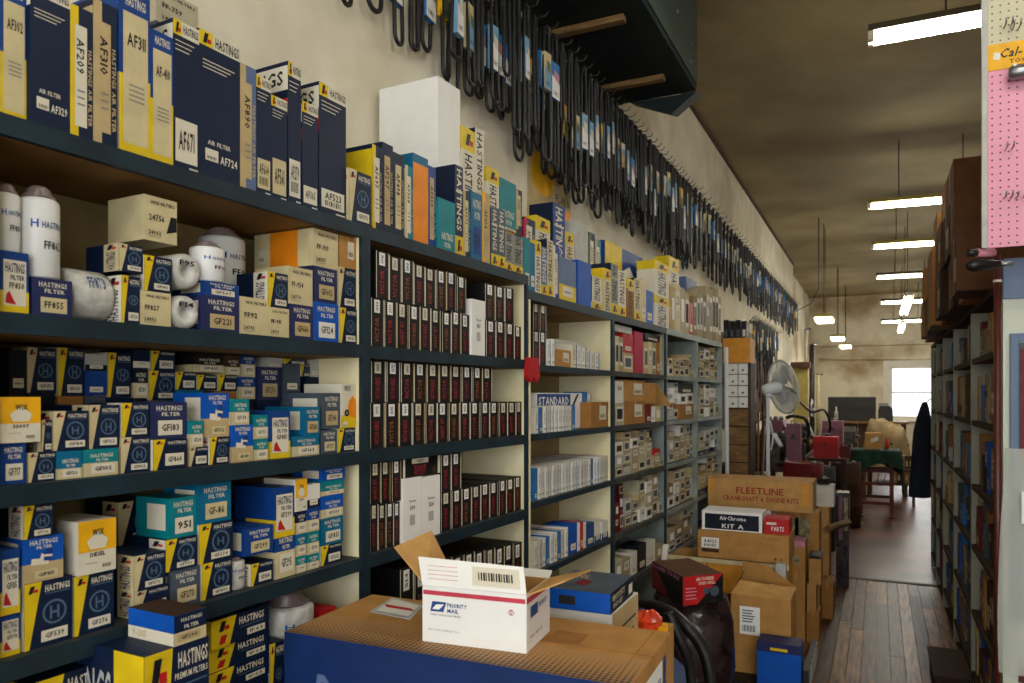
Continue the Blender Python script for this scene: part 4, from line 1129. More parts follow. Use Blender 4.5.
# ------------------------------------------------------------------ open boxes
def open_box(name, A, B, depth, h, z, wall_m, in_m, label, cat='carton', th=.004):
    """A,B front bottom corners (world xy); returns root and width; local x along the front, y into"""
    dx, dy = B[0] - A[0], B[1] - A[1]; w = math.hypot(dx, dy); rz = math.atan2(dy, dx)
    r = empty(name, (A[0], A[1], z), rz); tag(r, label, cat)
    b = MB(); b.box(0, w, 0, depth, 0, th, wall_m)
    def wl(x0, x1, y0, y1): b.box(x0, x1, y0, y1, th, h, wall_m)
    wl(0, w, 0, th); wl(0, w, depth - th, depth); wl(0, th, th, depth - th); wl(w - th, w, th, depth - th)
    e = .0006
    b.poly([(th, th + e, th), (th, th + e, h), (w - th, th + e, h), (w - th, th + e, th)], in_m); b.poly([(th, depth - th - e, th), (w - th, depth - th - e, th), (w - th, depth - th - e, h), (th, depth - th - e, h)], in_m)
    b.poly([(th + e, th, th), (th + e, depth - th, th), (th + e, depth - th, h), (th + e, th, h)], in_m); b.poly([(w - th - e, th, th), (w - th - e, th, h), (w - th - e, depth - th, h), (w - th - e, depth - th, th)], in_m)
    b.build('box_body', r)
    return r, w
def flap(r, pts, m, m2=None, th=.003, name='flap'):
    P = [Vector(p) for p in pts]; n = (P[1] - P[0]).cross(P[2] - P[1]).normalized() * th
    b = MB(); b.prism(P, n, m)
    if m2: b.poly([p + n * 1.15 for p in P], m2); 
    return b.build(name, r), n
A, B_, C_ = onZ(422.5, 641, ZT + .001), onZ(526.5, 654, ZT + .001), onZ(549.5, 631, ZT + .001)
hz = zat(A, 422.5, 586) - ZT; dp = (C_ - B_).length
r, w = open_box('postal_box', A, B_, dp, hz, ZT + .0012, 'white', 'kraft', 'open white priority mail box with red stripe on the big carton', 'box')
fb = r.children[0]
b = MB(); e = -.0007
def FP(m, pts, bb): bb.poly([(u * w, e, v * hz) for u, v in pts], m)
FP('stripered', [(.01, .85), (.99, .85), (.99, .93), (.01, .93)], b)
FP('postblue', [(.08, .56), (.21, .56), (.24, .74), (.10, .74)], b); b.build('red_stripe_print', r)
b = MB(); e = -.0012; FP('white', [(.10, .60), (.17, .60), (.22, .70), (.14, .69)], b); b.text('PRIORITY', (w * .25, e, hz * .66), (w * .19, 0, 0), (0, 0, hz * .07), 'postblue'); b.text('MAIL', (w * .25, e, hz * .56), (w * .11, 0, 0), (0, 0, hz * .07), 'postblue'); b.text('UNITED STATES POSTAL SERVICE', (w * .08, e, hz * .49), (w * .3, 0, 0), (0, 0, hz * .03), 'grey')
b.text('flat rate mailing box', (w * .06, e, hz * .22), (w * .3, 0, 0), (0, 0, hz * .04), 'lightgrey')
for k in range(14):
    a0, a1 = 2 * math.pi * k / 14, 2 * math.pi * (k + 1) / 14; R1, R2 = .028, .022; cx, cz = .86, .68
    b.poly([(w * cx + R * w * .9 * math.cos(a), e, hz * cz + R * w * .9 * 1.0 * math.sin(a)) for a, R in ((a0, R1), (a1, R1), (a1, R2), (a0, R2))], 'red')
b.text('2', (w * .85, e, hz * .65), (w * .018, 0, 0), (0, 0, hz * .07), 'red'); b.build('postal_lettering', r)
b = MB(); xr = w + .0008
b.poly([(xr, .0, hz * .84), (xr, dp, hz * .84), (xr, dp, hz * .94), (xr, 0, hz * .94)], 'stripered'); b.poly([(xr, dp * .15, hz * .55), (xr, dp * .45, hz * .55), (xr, dp * .45, hz * .75), (xr, dp * .15, hz * .75)], 'postblue'); b.text('PRIORITY', (xr, dp * .5, hz * .63), (0, dp * .35, 0), (0, 0, hz * .09), 'postblue'); b.text('MAIL SERVICE', (xr, dp * .15, hz * .2), (0, dp * .5, 0), (0, 0, hz * .05), 'grey'); b.build('side_lettering', r)
fl, n = flap(r, [(0, .001, hz), (w, .001, hz), (w * .93, .03, hz + .046), (-.024, .03, hz + .050)], 'white', None, .003, 'front_flap')
b = MB(); u1 = Vector((w, 0, 0)); v1 = Vector((-.015, .029, .047)); o1 = Vector((0, .001, hz)) + n * 1.2
b.poly([o1 + u1 * .5 + v1 * .15, o1 + u1 * .95 + v1 * .15, o1 + u1 * .95 + v1 * .85, o1 + u1 * .5 + v1 * .85], 'paper')
for k in range(14): b.poly([o1 + n * .2 + u1 * (a) + v1 * c for a, c in ((.56 + k * .024, .35), (.57 + k * .024 + .004 * (k % 3), .35), (.57 + k * .024 + .004 * (k % 3), .65), (.56 + k * .024, .65))], 'ink')
for k in range(4): b.poly([o1 + n * .2 + u1 * a + v1 * c for a, c in ((.06, .25 + k * .16), (.36, .25 + k * .16), (.36, .27 + k * .16), (.06, .27 + k * .16))], 'pink')
b.build('barcode_label', fl)
flap(r, [(.002, dp * .9, hz), (.002, 0.01, hz), (-.075, .02, hz + .07), (-.05, dp * .95, hz + .085)], 'kraft3', None, .003, 'side_flap')
flap(r, [(w - .002, 0.0, hz), (w - .002, dp, hz), (w + .085, dp + .02, hz + .02), (w + .07, .02, hz + .03)], 'kraft3', None, .003, 'side_flap')
flap(r, [(w, dp - .002, hz), (0, dp - .002, hz), (.01, dp + .05, hz + .004), (w - .01, dp + .05, hz + .004)], 'white', None, .003, 'back_flap')
# ------------------------------------------------------------------ cartons placed by their front face
def pxbox(x0, x1, yt, yb, Y, d, name, label, draw=None, m='kraft', rz=0.0, z0=None, cat='carton', tape=True):
    a, c = onY(x0, (yt + yb) / 2, Y), onY(x1, (yt + yb) / 2, Y); zt = onY((x0 + x1) / 2, yt, Y).z; zb = onY((x0 + x1) / 2, yb, Y).z
    if z0 is not None: zb = z0
    f = Face(c.x - a.x, d, zt - zb)
    if draw: draw(f)
    else:
        f.body(m)
        if tape: f.pan('kraft3', .46, 0, .54, 1, 'T'); f.pan('kraft3', .46, .85, .54, 1)
    r = f.b.build(name, None, ((a.x + c.x) / 2, Y, zb), rz); tag(r, label, cat)
    if f.l.v: f.l.build('label', r)
    r['zt'] = zt
    return r, zt
# support carton behind the foreground one, with the blue box on the pale box
ZS = 1.0
b = MB(); b.box(-1.06, -.51, 1.64, 2.02, 0, .5, 'kraft2'); b.box(-1.06, -.51, 1.828, 1.832, .5, .5004, 'kraft3'); tag(b.build('brown_carton'), 'brown carton on the floor behind the foreground stack', 'carton')
b = MB(); b.box(-1.07, -.50, 1.63, 2.03, .5005, ZS, 'kraft'); b.box(-1.07, -.50, 1.83, 1.832, ZS, ZS + .0004, 'kraft3'); tag(b.build('brown_carton'), 'brown carton under the pale box and bright blue box', 'carton')
Yq = 1.66
pg, zt = pxbox(549, 612, 611, 640, Yq, .22, 'pale_box', 'pale grey-white box under the bright blue box', lambda f: (f.body('offwhite'), f.pan('tan', 0, 0, 1, 1, 'R'), f.pan('umber', .1, .3, .8, .36, 'R', 1), f.pan('umber', .2, .55, .9, .60, 'R', 1)), z0=ZS + .0008, cat='box', rz=math.radians(1))
def bluebox(f):
    f.body('bright'); f.pan('slate', 0, 0, 1, 1, 'T'); f.pan('darknavy', 0, 0, 1, 1, 'R'); f.pan('char', .2, .28, .46, .72); f.txt('HEAVY DUTY', 'paper', .08, .55, .6, .85, 'R'); f.txt('SHOP SET', 'paper', .1, .2, .5, .42, 'R'); f.label('paper', .78, .2, .95, .7, None, face='R'); f.pol('darkred', [(.3, .3), (.5, .25), (.55, .5), (.35, .55)], 'T', 1)
    f.txt('TOOL', 'tan', .1, .6, .4, .8, 'T')
pxbox(547, 610, 591, 610, Yq - .005, .20, 'blue_box', 'bright blue flat box with dark lid on the pale box', bluebox, z0=zt + .0008, cat='box', rz=math.radians(2))
# small bright bits on the same carton
def blob(P, rx, ry, rz_, m, name, label, cat, seed, crumple=.25, parts=10):
    random.seed(seed); b = MB(); nu, nv = 12, 7; vs = []; fs = []
    for i in range(nv + 1):
        for j in range(nu):
            th, ph = math.pi * i / nv, 2 * math.pi * j / nu; k = 1 + random.uniform(-crumple, crumple) * (0 < i < nv)
            vs.append((P[0] + rx * k * math.sin(th) * math.cos(ph), P[1] + ry * k * math.sin(th) * math.sin(ph), max(P[2], P[2] + rz_ - rz_ * k * math.cos(th))))
    for i in range(nv):
        for j in range(nu): fs.append((i * nu + j, i * nu + (j + 1) % nu, (i + 1) * nu + (j + 1) % nu, (i + 1) * nu + j))
    b.grid(vs, fs, m, False); o = b.build(name); tag(o, label, cat); return o
mk('orange_film', (236, 74, 32), 0.25, .2, 30, bump=.4)
P = onY(648, 634, 1.72); blob((onZ(648, 632, ZS).x, onZ(648, 632, ZS).y, ZS + .0008), .032, .035, .028, 'orange_film', 'orange_bag', 'crumpled orange plastic bag beside the blue box', 'bag', 3)
blob((-.60, 2.0, ZS + .0008), .035, .025, .02, 'purple', 'blue_bag', 'small blue crumpled bag behind the orange bag', 'bag', 4)
b = MB(); b.prism([onZ(655, 634, ZS + .0008), onZ(668, 636, ZS + .0008), onZ(668, 631, ZS + .0008), onZ(655, 630, ZS + .0008)], (0, 0, .02), 'gold'); tag(b.build('yellow_block'), 'small yellow block at the carton corner near the orange bag', 'block')
# ------------------------------------------------------------------ pile of cartons on the aisle floor
random.seed(31)
# black rolling crate with the open carton and the bright blue box
Y1 = 3.90
a, c = onY(722, 672, Y1 - .12), onY(806, 672, Y1 - .12); zc = onY(760, 674, Y1).z - .006
r = empty('rolling_crate', ((a.x + c.x) / 2, Y1 + .12, 0)); tag(r, 'low black slatted crate on castors under the open carton', 'crate')
wx = (c.x - a.x) / 2; wy = .25
b = MB(); b.box(-wx, wx, -wy, wy, zc - .02, zc, 'black'); b.build('base_board', r)
for sx in (-1, 1):
    b = MB(); b.box(sx * wx - .012, sx * wx + .012, -wy, wy, zc + .001, zc + .10, 'char'); p = b.build('side_rail', r)
    for sy in (-1, 1):
        b = MB(); b.box(sx * (wx - .05) - .02, sx * (wx - .05) + .02, sy * (wy - .05) - .02, sy * (wy - .05) + .02, .05, zc - .0205, 'char'); b.lathe([(.0, -.012), (.025, -.012), (.025, .012), (.0, .012)], 'rubber', 12, Matrix.Translation((sx * (wx - .05), sy * (wy - .05), .025)) @ Matrix.Rotation(math.pi / 2, 4, 'Y')); b.build('castor', r)
for k in range(5):
    b = MB(); yy = -wy + .06 + k * .095; b.box(wx + .0125, wx + .018, yy, yy + .05, zc + .01, zc + .095, 'grey'); b.build('slat', r)
A, B_ = onY(731, 672, Y1), onY(791, 672, Y1); hh = onY(760, 597, Y1).z - zc - .001; D1 = .27
r, w = open_box('open_carton', A, B_, D1, hh, zc + .0008, 'kraft', 'kraft2', 'open brown shipping carton with white label on the black crate')
lb = MB(); e = -.0008
lb.poly([(w * .15, e, hh * .50), (w * .49, e, hh * .50), (w * .49, e, hh * .86), (w * .15, e, hh * .86)], 'white')
for k in range(9): lb.poly([(w * (.2 + k * .025), e * 2, hh * .54), (w * (.21 + k * .025 + .004 * (k % 2)), e * 2, hh * .54), (w * (.21 + k * .025 + .004 * (k % 2)), e * 2, hh * .62), (w * (.2 + k * .025), e * 2, hh * .62)], 'ink')
for k in range(5): lb.poly([(w * .19, e * 2, hh * (.66 + .035 * k)), (w * (.36 + .02 * (k % 3)), e * 2, hh * (.66 + .035 * k)), (w * (.36 + .02 * (k % 3)), e * 2, hh * (.675 + .035 * k)), (w * .19, e * 2, hh * (.675 + .035 * k))], 'slate')
lb.build('shipping_label', r)
flap(r, [(0, 0, hh), (w, 0, hh), (w * .96, .11, hh + .03), (w * .1, .10, hh + .05)], 'kraft3'); flap(r, [(w, D1, hh), (0, D1, hh), (.02, D1 - .02, hh + .12), (w * .5, D1 - .03, hh + .11)], 'kraft'); flap(r, [(w, 0, hh), (w, D1, hh), (w - .13, D1 - .03, hh + .012), (w - .13, .03, hh + .02)], 'kraft3'); flap(r, [(0, D1, hh), (0, 0, hh), (.03, .01, hh + .07), (.03, D1 - .02, hh + .07)], 'kraft')
def bb(f):
    f.body('bright'); f.pan('purple', 0, .80, 1, 1); f.pan('yellow', .3, .84, .7, .90, lay=1); f.pan('postblue', 0, 0, 1, 1, 'R'); f.pan('purple', 0, 0, 1, 1, 'T')
pxbox(757, 801, 644, 686, Y1 - .16, .13, 'blue_parts_box', 'bright blue box with yellow stripe before the open carton', bb, z0=zc + .0008, cat='box')
# large tan carton lying behind, with the low brown carton on it
Y2 = 4.34
def tanbox(f):
    f.body('amber'); f.pan('kraft2', .33, 0, .345, 1); f.pan('umber', .5, .62, .78, .74); f.txt('STOP', 'ink', .48, .12, .62, .28); f.pan('kraft', 0, 0, 1, 1, 'T')
bg, zt2 = pxbox(669, 787, 562, 700, Y2, .30, 'wide_carton', 'wide tan carton standing behind the open carton', tanbox, z0=.0008)
b = MB(); a = onY(668, 556, Y2); c = onY(789, 560, Y2); b.box(a.x, c.x, Y2 - .012, Y2 - .002, zt2 - .012, zt2 + .012, 'cream'); b.parent = None
o = b.build('rim_board'); o.parent = bg; o.matrix_parent_inverse = Matrix.Translation(-Vector(bg.location)) ; 
def brc(f):
    f.body('kraft'); f.label('white', .04, .36, .24, .74, 'A4020', bars=True); f.pan('umber', .04, .2, .24, .33); f.pan('kraft2', .72, .84, .9, .87); f.txt('4 2', 'ink', .84, .1, .93, .2)
br, zt3 = pxbox(698, 789, 533, 560, Y2 + .02, .30, 'low_carton', 'low brown carton with white barcode sticker under white boxes', brc, z0=zt2 + .0128)
def frm(f):
    f.body('white'); f.pan('darknavy', .05, .06, .95, .86); f.txt('AirChrome', 'white', .3, .56, .74, .76, rot=0); f.txt('KIT A', 'white', .34, .14, .7, .36)
zq = zt3 - .0
wbx, zt4 = pxbox(702, 762, 512, 534, Y2 + .05, .2, 'framed_box', 'white box with dark printed panel on the low carton', frm, z0=zt3 + .0006, cat='box')
wbx.location.z = zt3 + .0006
pxbox(764, 789, 519, 533, Y2 + .06, .16, 'red_box', 'small red box on the low carton beside the white box', lambda f: (f.body('red'), f.txt('PARTS', 'white', .3, .2, .8, .5), f.pan('offwhite', .1, .6, .5, .75)), z0=zt3 + .0006, cat='box')
# long lettered carton on a stack
Y3 = 5.25
def fleet(f):
    f.body('kraft3'); f.txt('FLEETLINE', 'printred', .28, .52, .73, .74); f.txt('CRANKSHAFT & ENGINE KITS', 'printred', .15, .28, .87, .44); f.pan('amber', .9, .2, .96, .95); f.pan('amber', .02, .5, .05, .95)
    f.pan('kraft', 0, .49, 1, .51, 'T')
z5 = onY(760, 510, Y3).z
b = MB(); a, c = onY(713, 540, Y3 + .04), onY(770, 540, Y3 + .04); b.box(a.x, c.x, Y3 + .04, Y3 + .36, 0, z5 - .13, 'kraft2'); b.box(a.x, c.x, Y3 + .19, Y3 + .192, z5 - .13, z5 - .1296, 'kraft3'); tag(b.build('brown_carton'), 'tall brown carton under the long lettered carton, behind white boxes', 'carton')
b = MB(); a, c = onY(722, 516, Y3 + .02), onY(771, 516, Y3 + .02); b.box(a.x, c.x, Y3 + .02, Y3 + .3, z5 - .129, z5 - .0008, 'offwhite'); b.box(a.x + .02, c.x - .02, Y3 + .0195, Y3 + .02, z5 - .09, z5 - .08, 'grey'); tag(b.build('white_flat_box'), 'white flat box directly under the long lettered carton', 'box')
pxbox(708, 813, 480, 510, Y3, .3, 'long_carton', 'long brown carton lettered in red, topping the aisle pile', fleet, z0=z5)
zz = z5
tb, ztb = pxbox(775, 819, 512, 640, 5.62, .25, 'brown_carton', 'shiny taped brown carton right under the long lettered carton', lambda f: (f.body('kraft'), f.pan('foil', .3, .72, .8, .95), f.pan('kraft3', .46, .5, .54, 1)), z0=.0008)
# smaller cartons stepping down towards the aisle
spec = [(790, 809, 537, 569, 5.35, 'pink', 'small carton with pink lid right of the low carton', None), (807, 823, 552, 583, 5.75, 'black', 'small carton with black lid beside the aisle', None)]
zpink = onY(800, 569, 5.3).z
b0, zA = pxbox(788, 805, 570, 660, 5.26, .22, 'brown_carton', 'narrow brown carton under the pink-topped carton', None, z0=.0008)
pxbox(789, 805, 541, 569, 5.27, .2, 'pink_topped_carton', 'small carton with pink top right of the low carton', lambda f: (f.body('kraft'), f.pan('pink', 0, .8, 1, 1), f.pan('pink', 0, 0, 1, 1, 'T'), f.pan('foil', .3, .2, .7, .5)), z0=zA + .0006)
b0, zA = pxbox(806.5, 819, 613, 650, 5.28, .2, 'brown_carton', 'lowest small brown carton at the aisle edge of the pile', None, m='kraft2', z0=.0008)
b0, zB = pxbox(807, 816, 584, 613, 5.29, .18, 'brown_carton', 'small upright brown carton second from floor at aisle edge', None, z0=zA + .0006)
b0, zB = pxbox(809, 821, 556, 584, 5.29, .18, 'black_topped_carton', 'small carton with black top third from floor at aisle edge', lambda f: (f.body('kraft'), f.pan('black', 0, .9, 1, 1), f.pan('black', 0, 0, 1, 1, 'T')), z0=zB + .0006)
b0, zB = pxbox(822, 833, 583, 612, 5.9, .25, 'brown_carton', 'orange-brown carton end standing on the floor nearest the aisle', None, m='kraft2', z0=.0008)
b0, zD = pxbox(818, 829, 507, 600, 6.3, .3, 'brown_carton', 'tall narrow brown carton beside the leaning timber', None, m='kraft3', z0=.0008)
b0, zW = pxbox(813, 834, 486, 507, 6.32, .22, 'white_carton', 'white carton with black part on top beside the lettered carton', lambda f: (f.body('offwhite'), f.label('paper', .2, .2, .6, .6, None)), z0=zD + .0006)
blob(((onY(824, 480, 6.42).x), 6.42, zW + .0006), .07, .06, .03, 'rubber', 'black_casting', 'black cast part lying on the white carton', 'machine part', 8, .35)
P = onY(827, 529, 6.2); Q = onY(848, 522, 6.75)
b = MB(); b.tube([P, Q], .03, 'timber', 4); tag(b.build('timber_offcut'), 'pale timber offcut leaning out from the carton pile', 'timber')
pxbox(836, 849, 493, 528, 6.95, .2, 'wrapped_bundle', 'plastic-wrapped bundle standing behind the timber offcut', lambda f: (f.body('darkbag'), f.pan('mauve', .2, .5, .5, .95), f.pan('foil', .6, .6, .9, .95)), z0=.0008, cat='bundle')
# white foam strip and leaning white board beside the wide carton
b = MB(); a = onY(776, 586, Y2 - .06); c = onY(786, 564, Y2 - .06); b.box(a.x, c.x, Y2 - .08, Y2 - .02, 0.001, c.z, 'lightgrey'); tag(b.build('foam_strip'), 'grey-white foam strip upright against the wide tan carton', 'packing')
b = MB(); b.prism([onY(646, 690, 3.6), onY(651, 690, 3.6), onY(668, 545, 3.85), onY(663, 545, 3.85)], (0, .03, 0), 'offwhite'); tag(b.build('white_board'), 'white board leaning between shelving and red jack box', 'board')
# red jack box on a bagged machine, black hose
YJ = 3.15
cj = onY(683, 606, YJ); zj = cj.z
lj = onY(652, 590, YJ + .24); rj = onY(723, 596, YJ + .14)
hj = onY(683, 577, YJ).z - zj
dl = Vector((lj.x - cj.x, lj.y - cj.y, 0)); dr = Vector((rj.x - cj.x, rj.y - cj.y, 0))
r = empty('jack_box', (cj.x, cj.y, zj)); tag(r, 'red and black printed tool box on the bagged machine', 'box')
b = MB(); q4 = [Vector((0, 0, 0)), dr, dr + dl, dl]; b.prism(q4, (0, 0, hj), 'darkred'); b.poly([p + Vector((0, 0, hj + .0006)) for p in q4], 'brown')
b.build('carton_body', r)
b = MB(); nrm = Vector((dr.y, -dr.x, 0)).normalized() * .0008; nl = Vector((-dl.y, dl.x, 0)).normalized() * .0008
def onf(d, n, u, v): return d * u + n + Vector((0, 0, hj * v))
b.poly([onf(dr, nrm, u, v) for u, v in ((0, 0), (.35, 0), (.98, 1), (0, 1))], 'red'); b.poly([onf(dr, nrm, u, v) for u, v in ((.35, 0), (1, 0), (1, .98))], 'black')
for (a0, b0_, u, hgt) in (('AIR POWERED', .32, .45, .12), ('SPEED DRILL', .38, .42, .1)): b.text(a0, onf(dr, nrm * 2, b0_, .82 if u == .45 else .68), dr * u, Vector((0, 0, hj * hgt)), 'paper')
for k in range(4): b.poly([onf(dr, nrm * 2, u, v) for u, v in ((.06, .2 + .12 * k), (.34 - .03 * (k % 2), .2 + .12 * k), (.34 - .03 * (k % 2), .24 + .12 * k), (.06, .24 + .12 * k))], 'pink')
for cx, cy, rr in ((.58, .45, .08), (.78, .42, .12)): b.poly([onf(dr, nrm * 2, cx + rr * math.cos(t * .785), cy + rr * 1.6 * math.sin(t * .785)) for t in range(8)], 'slate')
b.poly([onf(dl, nl, u, v) for u, v in ((0, 0), (0, 1), (.95, 1), (.4, 0))], 'black'); b.text('POWER TOOLS', onf(dl, nl * 2, .95, .82), -dl * .85, Vector((0, 0, hj * .14)), 'pink')
b.build('printed_panels', r)
# bagged machine below
ctr = (dl + dr) / 2 + Vector((cj.x, cj.y, 0))
b = MB(); prof = [(.14, 0.0008), (.19, .05), (.20, .3), (.21, zj * .6), (.18, zj * .85), (.15, zj - .002)]
b.lathe(prof, 'darkbag', 18, Matrix.Translation((ctr.x, ctr.y + .03, 0))); 
b.v = [(x_ + .02 * math.sin(9 * z_ + 7 * x_), y_ + .02 * math.cos(11 * z_ + 5 * y_), z_) for x_, y_, z_ in b.v]
r2 = b.build('bagged_machine'); tag(r2, 'dark red machine wrapped in plastic under the printed tool box', 'machine')
b = MB(); pz = [(ctr.x - .20, ctr.y - .12, zj * .7), (ctr.x - .05, ctr.y - .235, zj * .78), (ctr.x + .1, ctr.y - .21, zj * .6), (ctr.x + .02, ctr.y - .24, zj * .45), (ctr.x - .14, ctr.y - .2, zj * .5)]
b.poly(pz, 'steelblue'); b.build('label', r2)
def hose(pts, rad, m, name, label, cat='hose'):
    P = [Vector(p) for p in pts]; out = []
    for i in range(len(P) - 1):
        p0, p1, p2, p3 = P[max(i - 1, 0)], P[i], P[i + 1], P[min(i + 2, len(P) - 1)]
        for k in range(6):
            t = k / 6; out.append(.5 * ((2 * p1) + (-p0 + p2) * t + (2 * p0 - 5 * p1 + 4 * p2 - p3) * t * t + (-p0 + 3 * p1 - 3 * p2 + p3) * t ** 3))
    out.append(P[-1]); b = MB(); b.tube(out, rad, m, 8); o = b.build(name); tag(o, label, cat); return o
Yh = 2.75
hose([onY(640, 604, Yh + .2), onY(662, 608, Yh + .1), onY(682, 622, Yh), onY(703, 650, Yh), onY(711, 690, Yh), onY(709, 760, Yh + .03)], .022, 'rubber', 'black_hose', 'thick black hose arching down in front of the bagged machine')
hose([onY(668, 612, Yh - .1), onY(680, 640, Yh - .1), onY(690, 668, Yh - .08), onY(693, 720, Yh - .08)], .019, 'rubber', 'black_hose', 'second black hose hanging beside the big carton corner')
# ------------------------------------------------------------------ pedestal fan
YFN = 6.95
c = onY(783, 387, YFN); P0 = onY(768, 470, YFN - .12)
r = empty('pedestal_fan', (P0.x, P0.y, 0)); tag(r, 'grey-white pedestal fan standing behind the carton pile', 'fan')
hz = c.z; ax = Vector((.80, .60, 0.16)).normalized(); hub = Vector((c.x - P0.x, c.y - P0.y, hz))
xf = Matrix.Translation(hub) @ ax.to_track_quat('Z', 'Y').to_matrix().to_4x4()
b = MB(); b.lathe([(.22, 0.001), (.22, .02), (.05, .045), (.03, .06)], 'fan_white', 24); b.build('base', r)
b = MB(); b.tube([(0, 0, .05), (0, 0, hz - .06)], .016, 'fan_white', 12); b.build('pole', r)
b = MB(); b.lathe([(.0, -.20), (.04, -.19), (.052, -.15), (.058, -.06), (.05, -.03), (.0, -.03)], 'fan_white', 16, xf); b.tube([(0, 0, hz - .10), xf @ Vector((0, 0, -.13))], .025, 'fan_white', 8); b.build('motor_housing', r)
R = .235
for side, zc_ in (('rear_grille', -.035), ('front_grille', .055)):
    b = MB(); sg = -1 if zc_ < 0 else 1
    for k in range(64):
        a = 2 * math.pi * k / 64
        b.tube([xf @ Vector((rr * math.cos(a), rr * math.sin(a), zc_ * (1 - (rr / R) ** 2) + sg * .0)) for rr in (.05, .12, .18, R)], .003, 'fan_white', 3, cap=False)
    for rr in (.06, .14): b.tube([xf @ Vector((rr * math.cos(2 * math.pi * k / 24), rr * math.sin(2 * math.pi * k / 24), zc_ * (1 - (rr / R) ** 2))) for k in range(24)], .0025, 'fan_white', 4, True)
    b.build(side, r)
b = MB(); b.tube([xf @ Vector((R * math.cos(2 * math.pi * k / 32), R * math.sin(2 * math.pi * k / 32), 0)) for k in range(32)], .009, 'fan_white', 6, True); b.build('guard_ring', r)
for k in range(4):
    b = MB(); a = math.pi / 2 * k + .3; vs = []
    for u in range(4):
        rr = .03 + u * .055; wd = .03 + .035 * math.sin(u / 3 * math.pi * .8)
        for sgn in (-1, 1): t = a + sgn * wd / rr * .5; vs.append(xf @ Vector((rr * math.cos(t), rr * math.sin(t), .01 + sgn * .018)))
    b.grid(vs, [(0, 1, 3, 2), (2, 3, 5, 4), (4, 5, 7, 6)], 'lightgrey', True); b.build('blade', r)
hose([onY(770, 420, YFN - .1), onY(773, 436, YFN - .08), onY(771, 450, YFN - .1)], .006, 'fan_white', 'fan_cord', 'white cord looped on the fan pole', 'cord')
# ------------------------------------------------------------------ beyond the shelving: drawer cabinet, pole, low-rail boxes
YD = 7.0
a, c = onY(728, 420, YD), onY(748, 420, YD); zt = onY(738, 363, YD).z; zm = onY(738, 408, YD).z
r = empty('drawer_cabinet', ((a.x + c.x) / 2, YD, 0)); tag(r, 'small wooden drawer cabinet with white bins above, beyond the shelving', 'cabinet')
wd = (c.x - a.x) / 2
b = MB(); b.box(-wd - .02, wd + .02, .02, .30, .006, zt, 'dark_timber'); b.build('carcass', r)
nd = 9
for k in range(nd):
    z0 = .05 + (zm - .05) * k / nd; z1 = .05 + (zm - .05) * (k + 1) / nd - .012
    b = MB(); b.box(-wd, wd, 0, .0195, z0, z1, 'timber'); d_ = b.build('drawer', r)
    b = MB(); b.box(-.02, .02, -.014, -.001, (z0 + z1) / 2 - .006, (z0 + z1) / 2 + .006, 'brass'); b.build('pull', d_)
for k in range(4):
    z0 = zm + (zt - zm) * k / 4
    for jx in range(2):
        b = MB(); x0 = -wd + jx * wd; b.box(x0 + .004, x0 + wd - .004, 0, .0195, z0 + .004, z0 + (zt - zm) / 4 - .004, 'white'); p = b.build('bin_front', r)
        b = MB(); b.box(x0 + wd * .4, x0 + wd * .6, -.01, -.001, z0 + .03, z0 + .045, 'ink'); b.build('pull', p)
cb, zcb = pxbox(723, 750, 338, 362, YD - .02, .3, 'wooden_carton', 'brown carton on top of the drawer cabinet', None, m='amber', z0=zt + .0008)
for k in range(4):
    x0 = 723.5 + k * 6
    pxbox(x0, x0 + 5, 320 + k % 2, 338, YD + .02, .12, 'black_filter_box', f'black upright box, {ordn(k)} of four on the cabinet-top carton', lambda f: (f.body('black'), f.label('paper' if random.random() < .5 else 'slate', .2, .1, .8, .5, None)), z0=zcb + .0008, cat='box')
b = MB(); c0 = onY(735, 310, YD + .1)
for k in range(5): b.tube([(c0.x + (.05 + .02 * k) * math.cos(2 * math.pi * t / 14), YD + .22 + .012 * k, c0.z - .02 + .035 * math.sin(2 * math.pi * t / 14)) for t in range(14)], .003, 'wire', 4, True)
zb_ = min(v[2] for v in b.v); b.v = [(x_, y_, z_ - zb_ + zcb + .0008) for x_, y_, z_ in b.v]; tag(b.build('wire_coil'), 'tangled wire coil behind the black boxes on the cabinet', 'wire')
P = onY(726, 470, 6.1); b = MB(); b.tube([(P.x, 6.2, .0008), (onY(725, 350, 6.2).x, 6.25, onY(725, 347, 6.2).z)], .016, 'fan_white', 10); tag(b.build('white_pole'), 'white tube leaning at the end of the shelving', 'pole')
# ------------------------------------------------------------------ workshop clutter at the rear left
def bench(x0, x1, y0, y1, h, name, label, top='dark_timber'):
    r = empty(name, ((x0 + x1) / 2, (y0 + y1) / 2, .0012)); tag(r, label, 'bench'); wx, wy = (x1 - x0) / 2, (y1 - y0) / 2
    b = MB(); b.box(-wx, wx, -wy, wy, h - .05, h, top); b.build('bench_top', r)
    for sx in (-1, 1):
        for sy in (-1, 1): b = MB(); b.box(sx * (wx - .05) - .035, sx * (wx - .05) + .035, sy * (wy - .05) - .035, sy * (wy - .05) + .035, 0, h - .0505, 'dark_timber'); b.build('leg', r)
    b = MB(); b.box(-wx + .1, wx - .1, -wy + .05, wy - .05, .18, .21, 'dark_timber'); b.build('lower_shelf', r)
    return r
hb = .88
bench(-1.55, -.78, 8.2, 12.6, hb, 'workbench', 'long dark workbench along the left wall behind the fan')
def onbench(x, Y): return onY(x, 440, Y).x
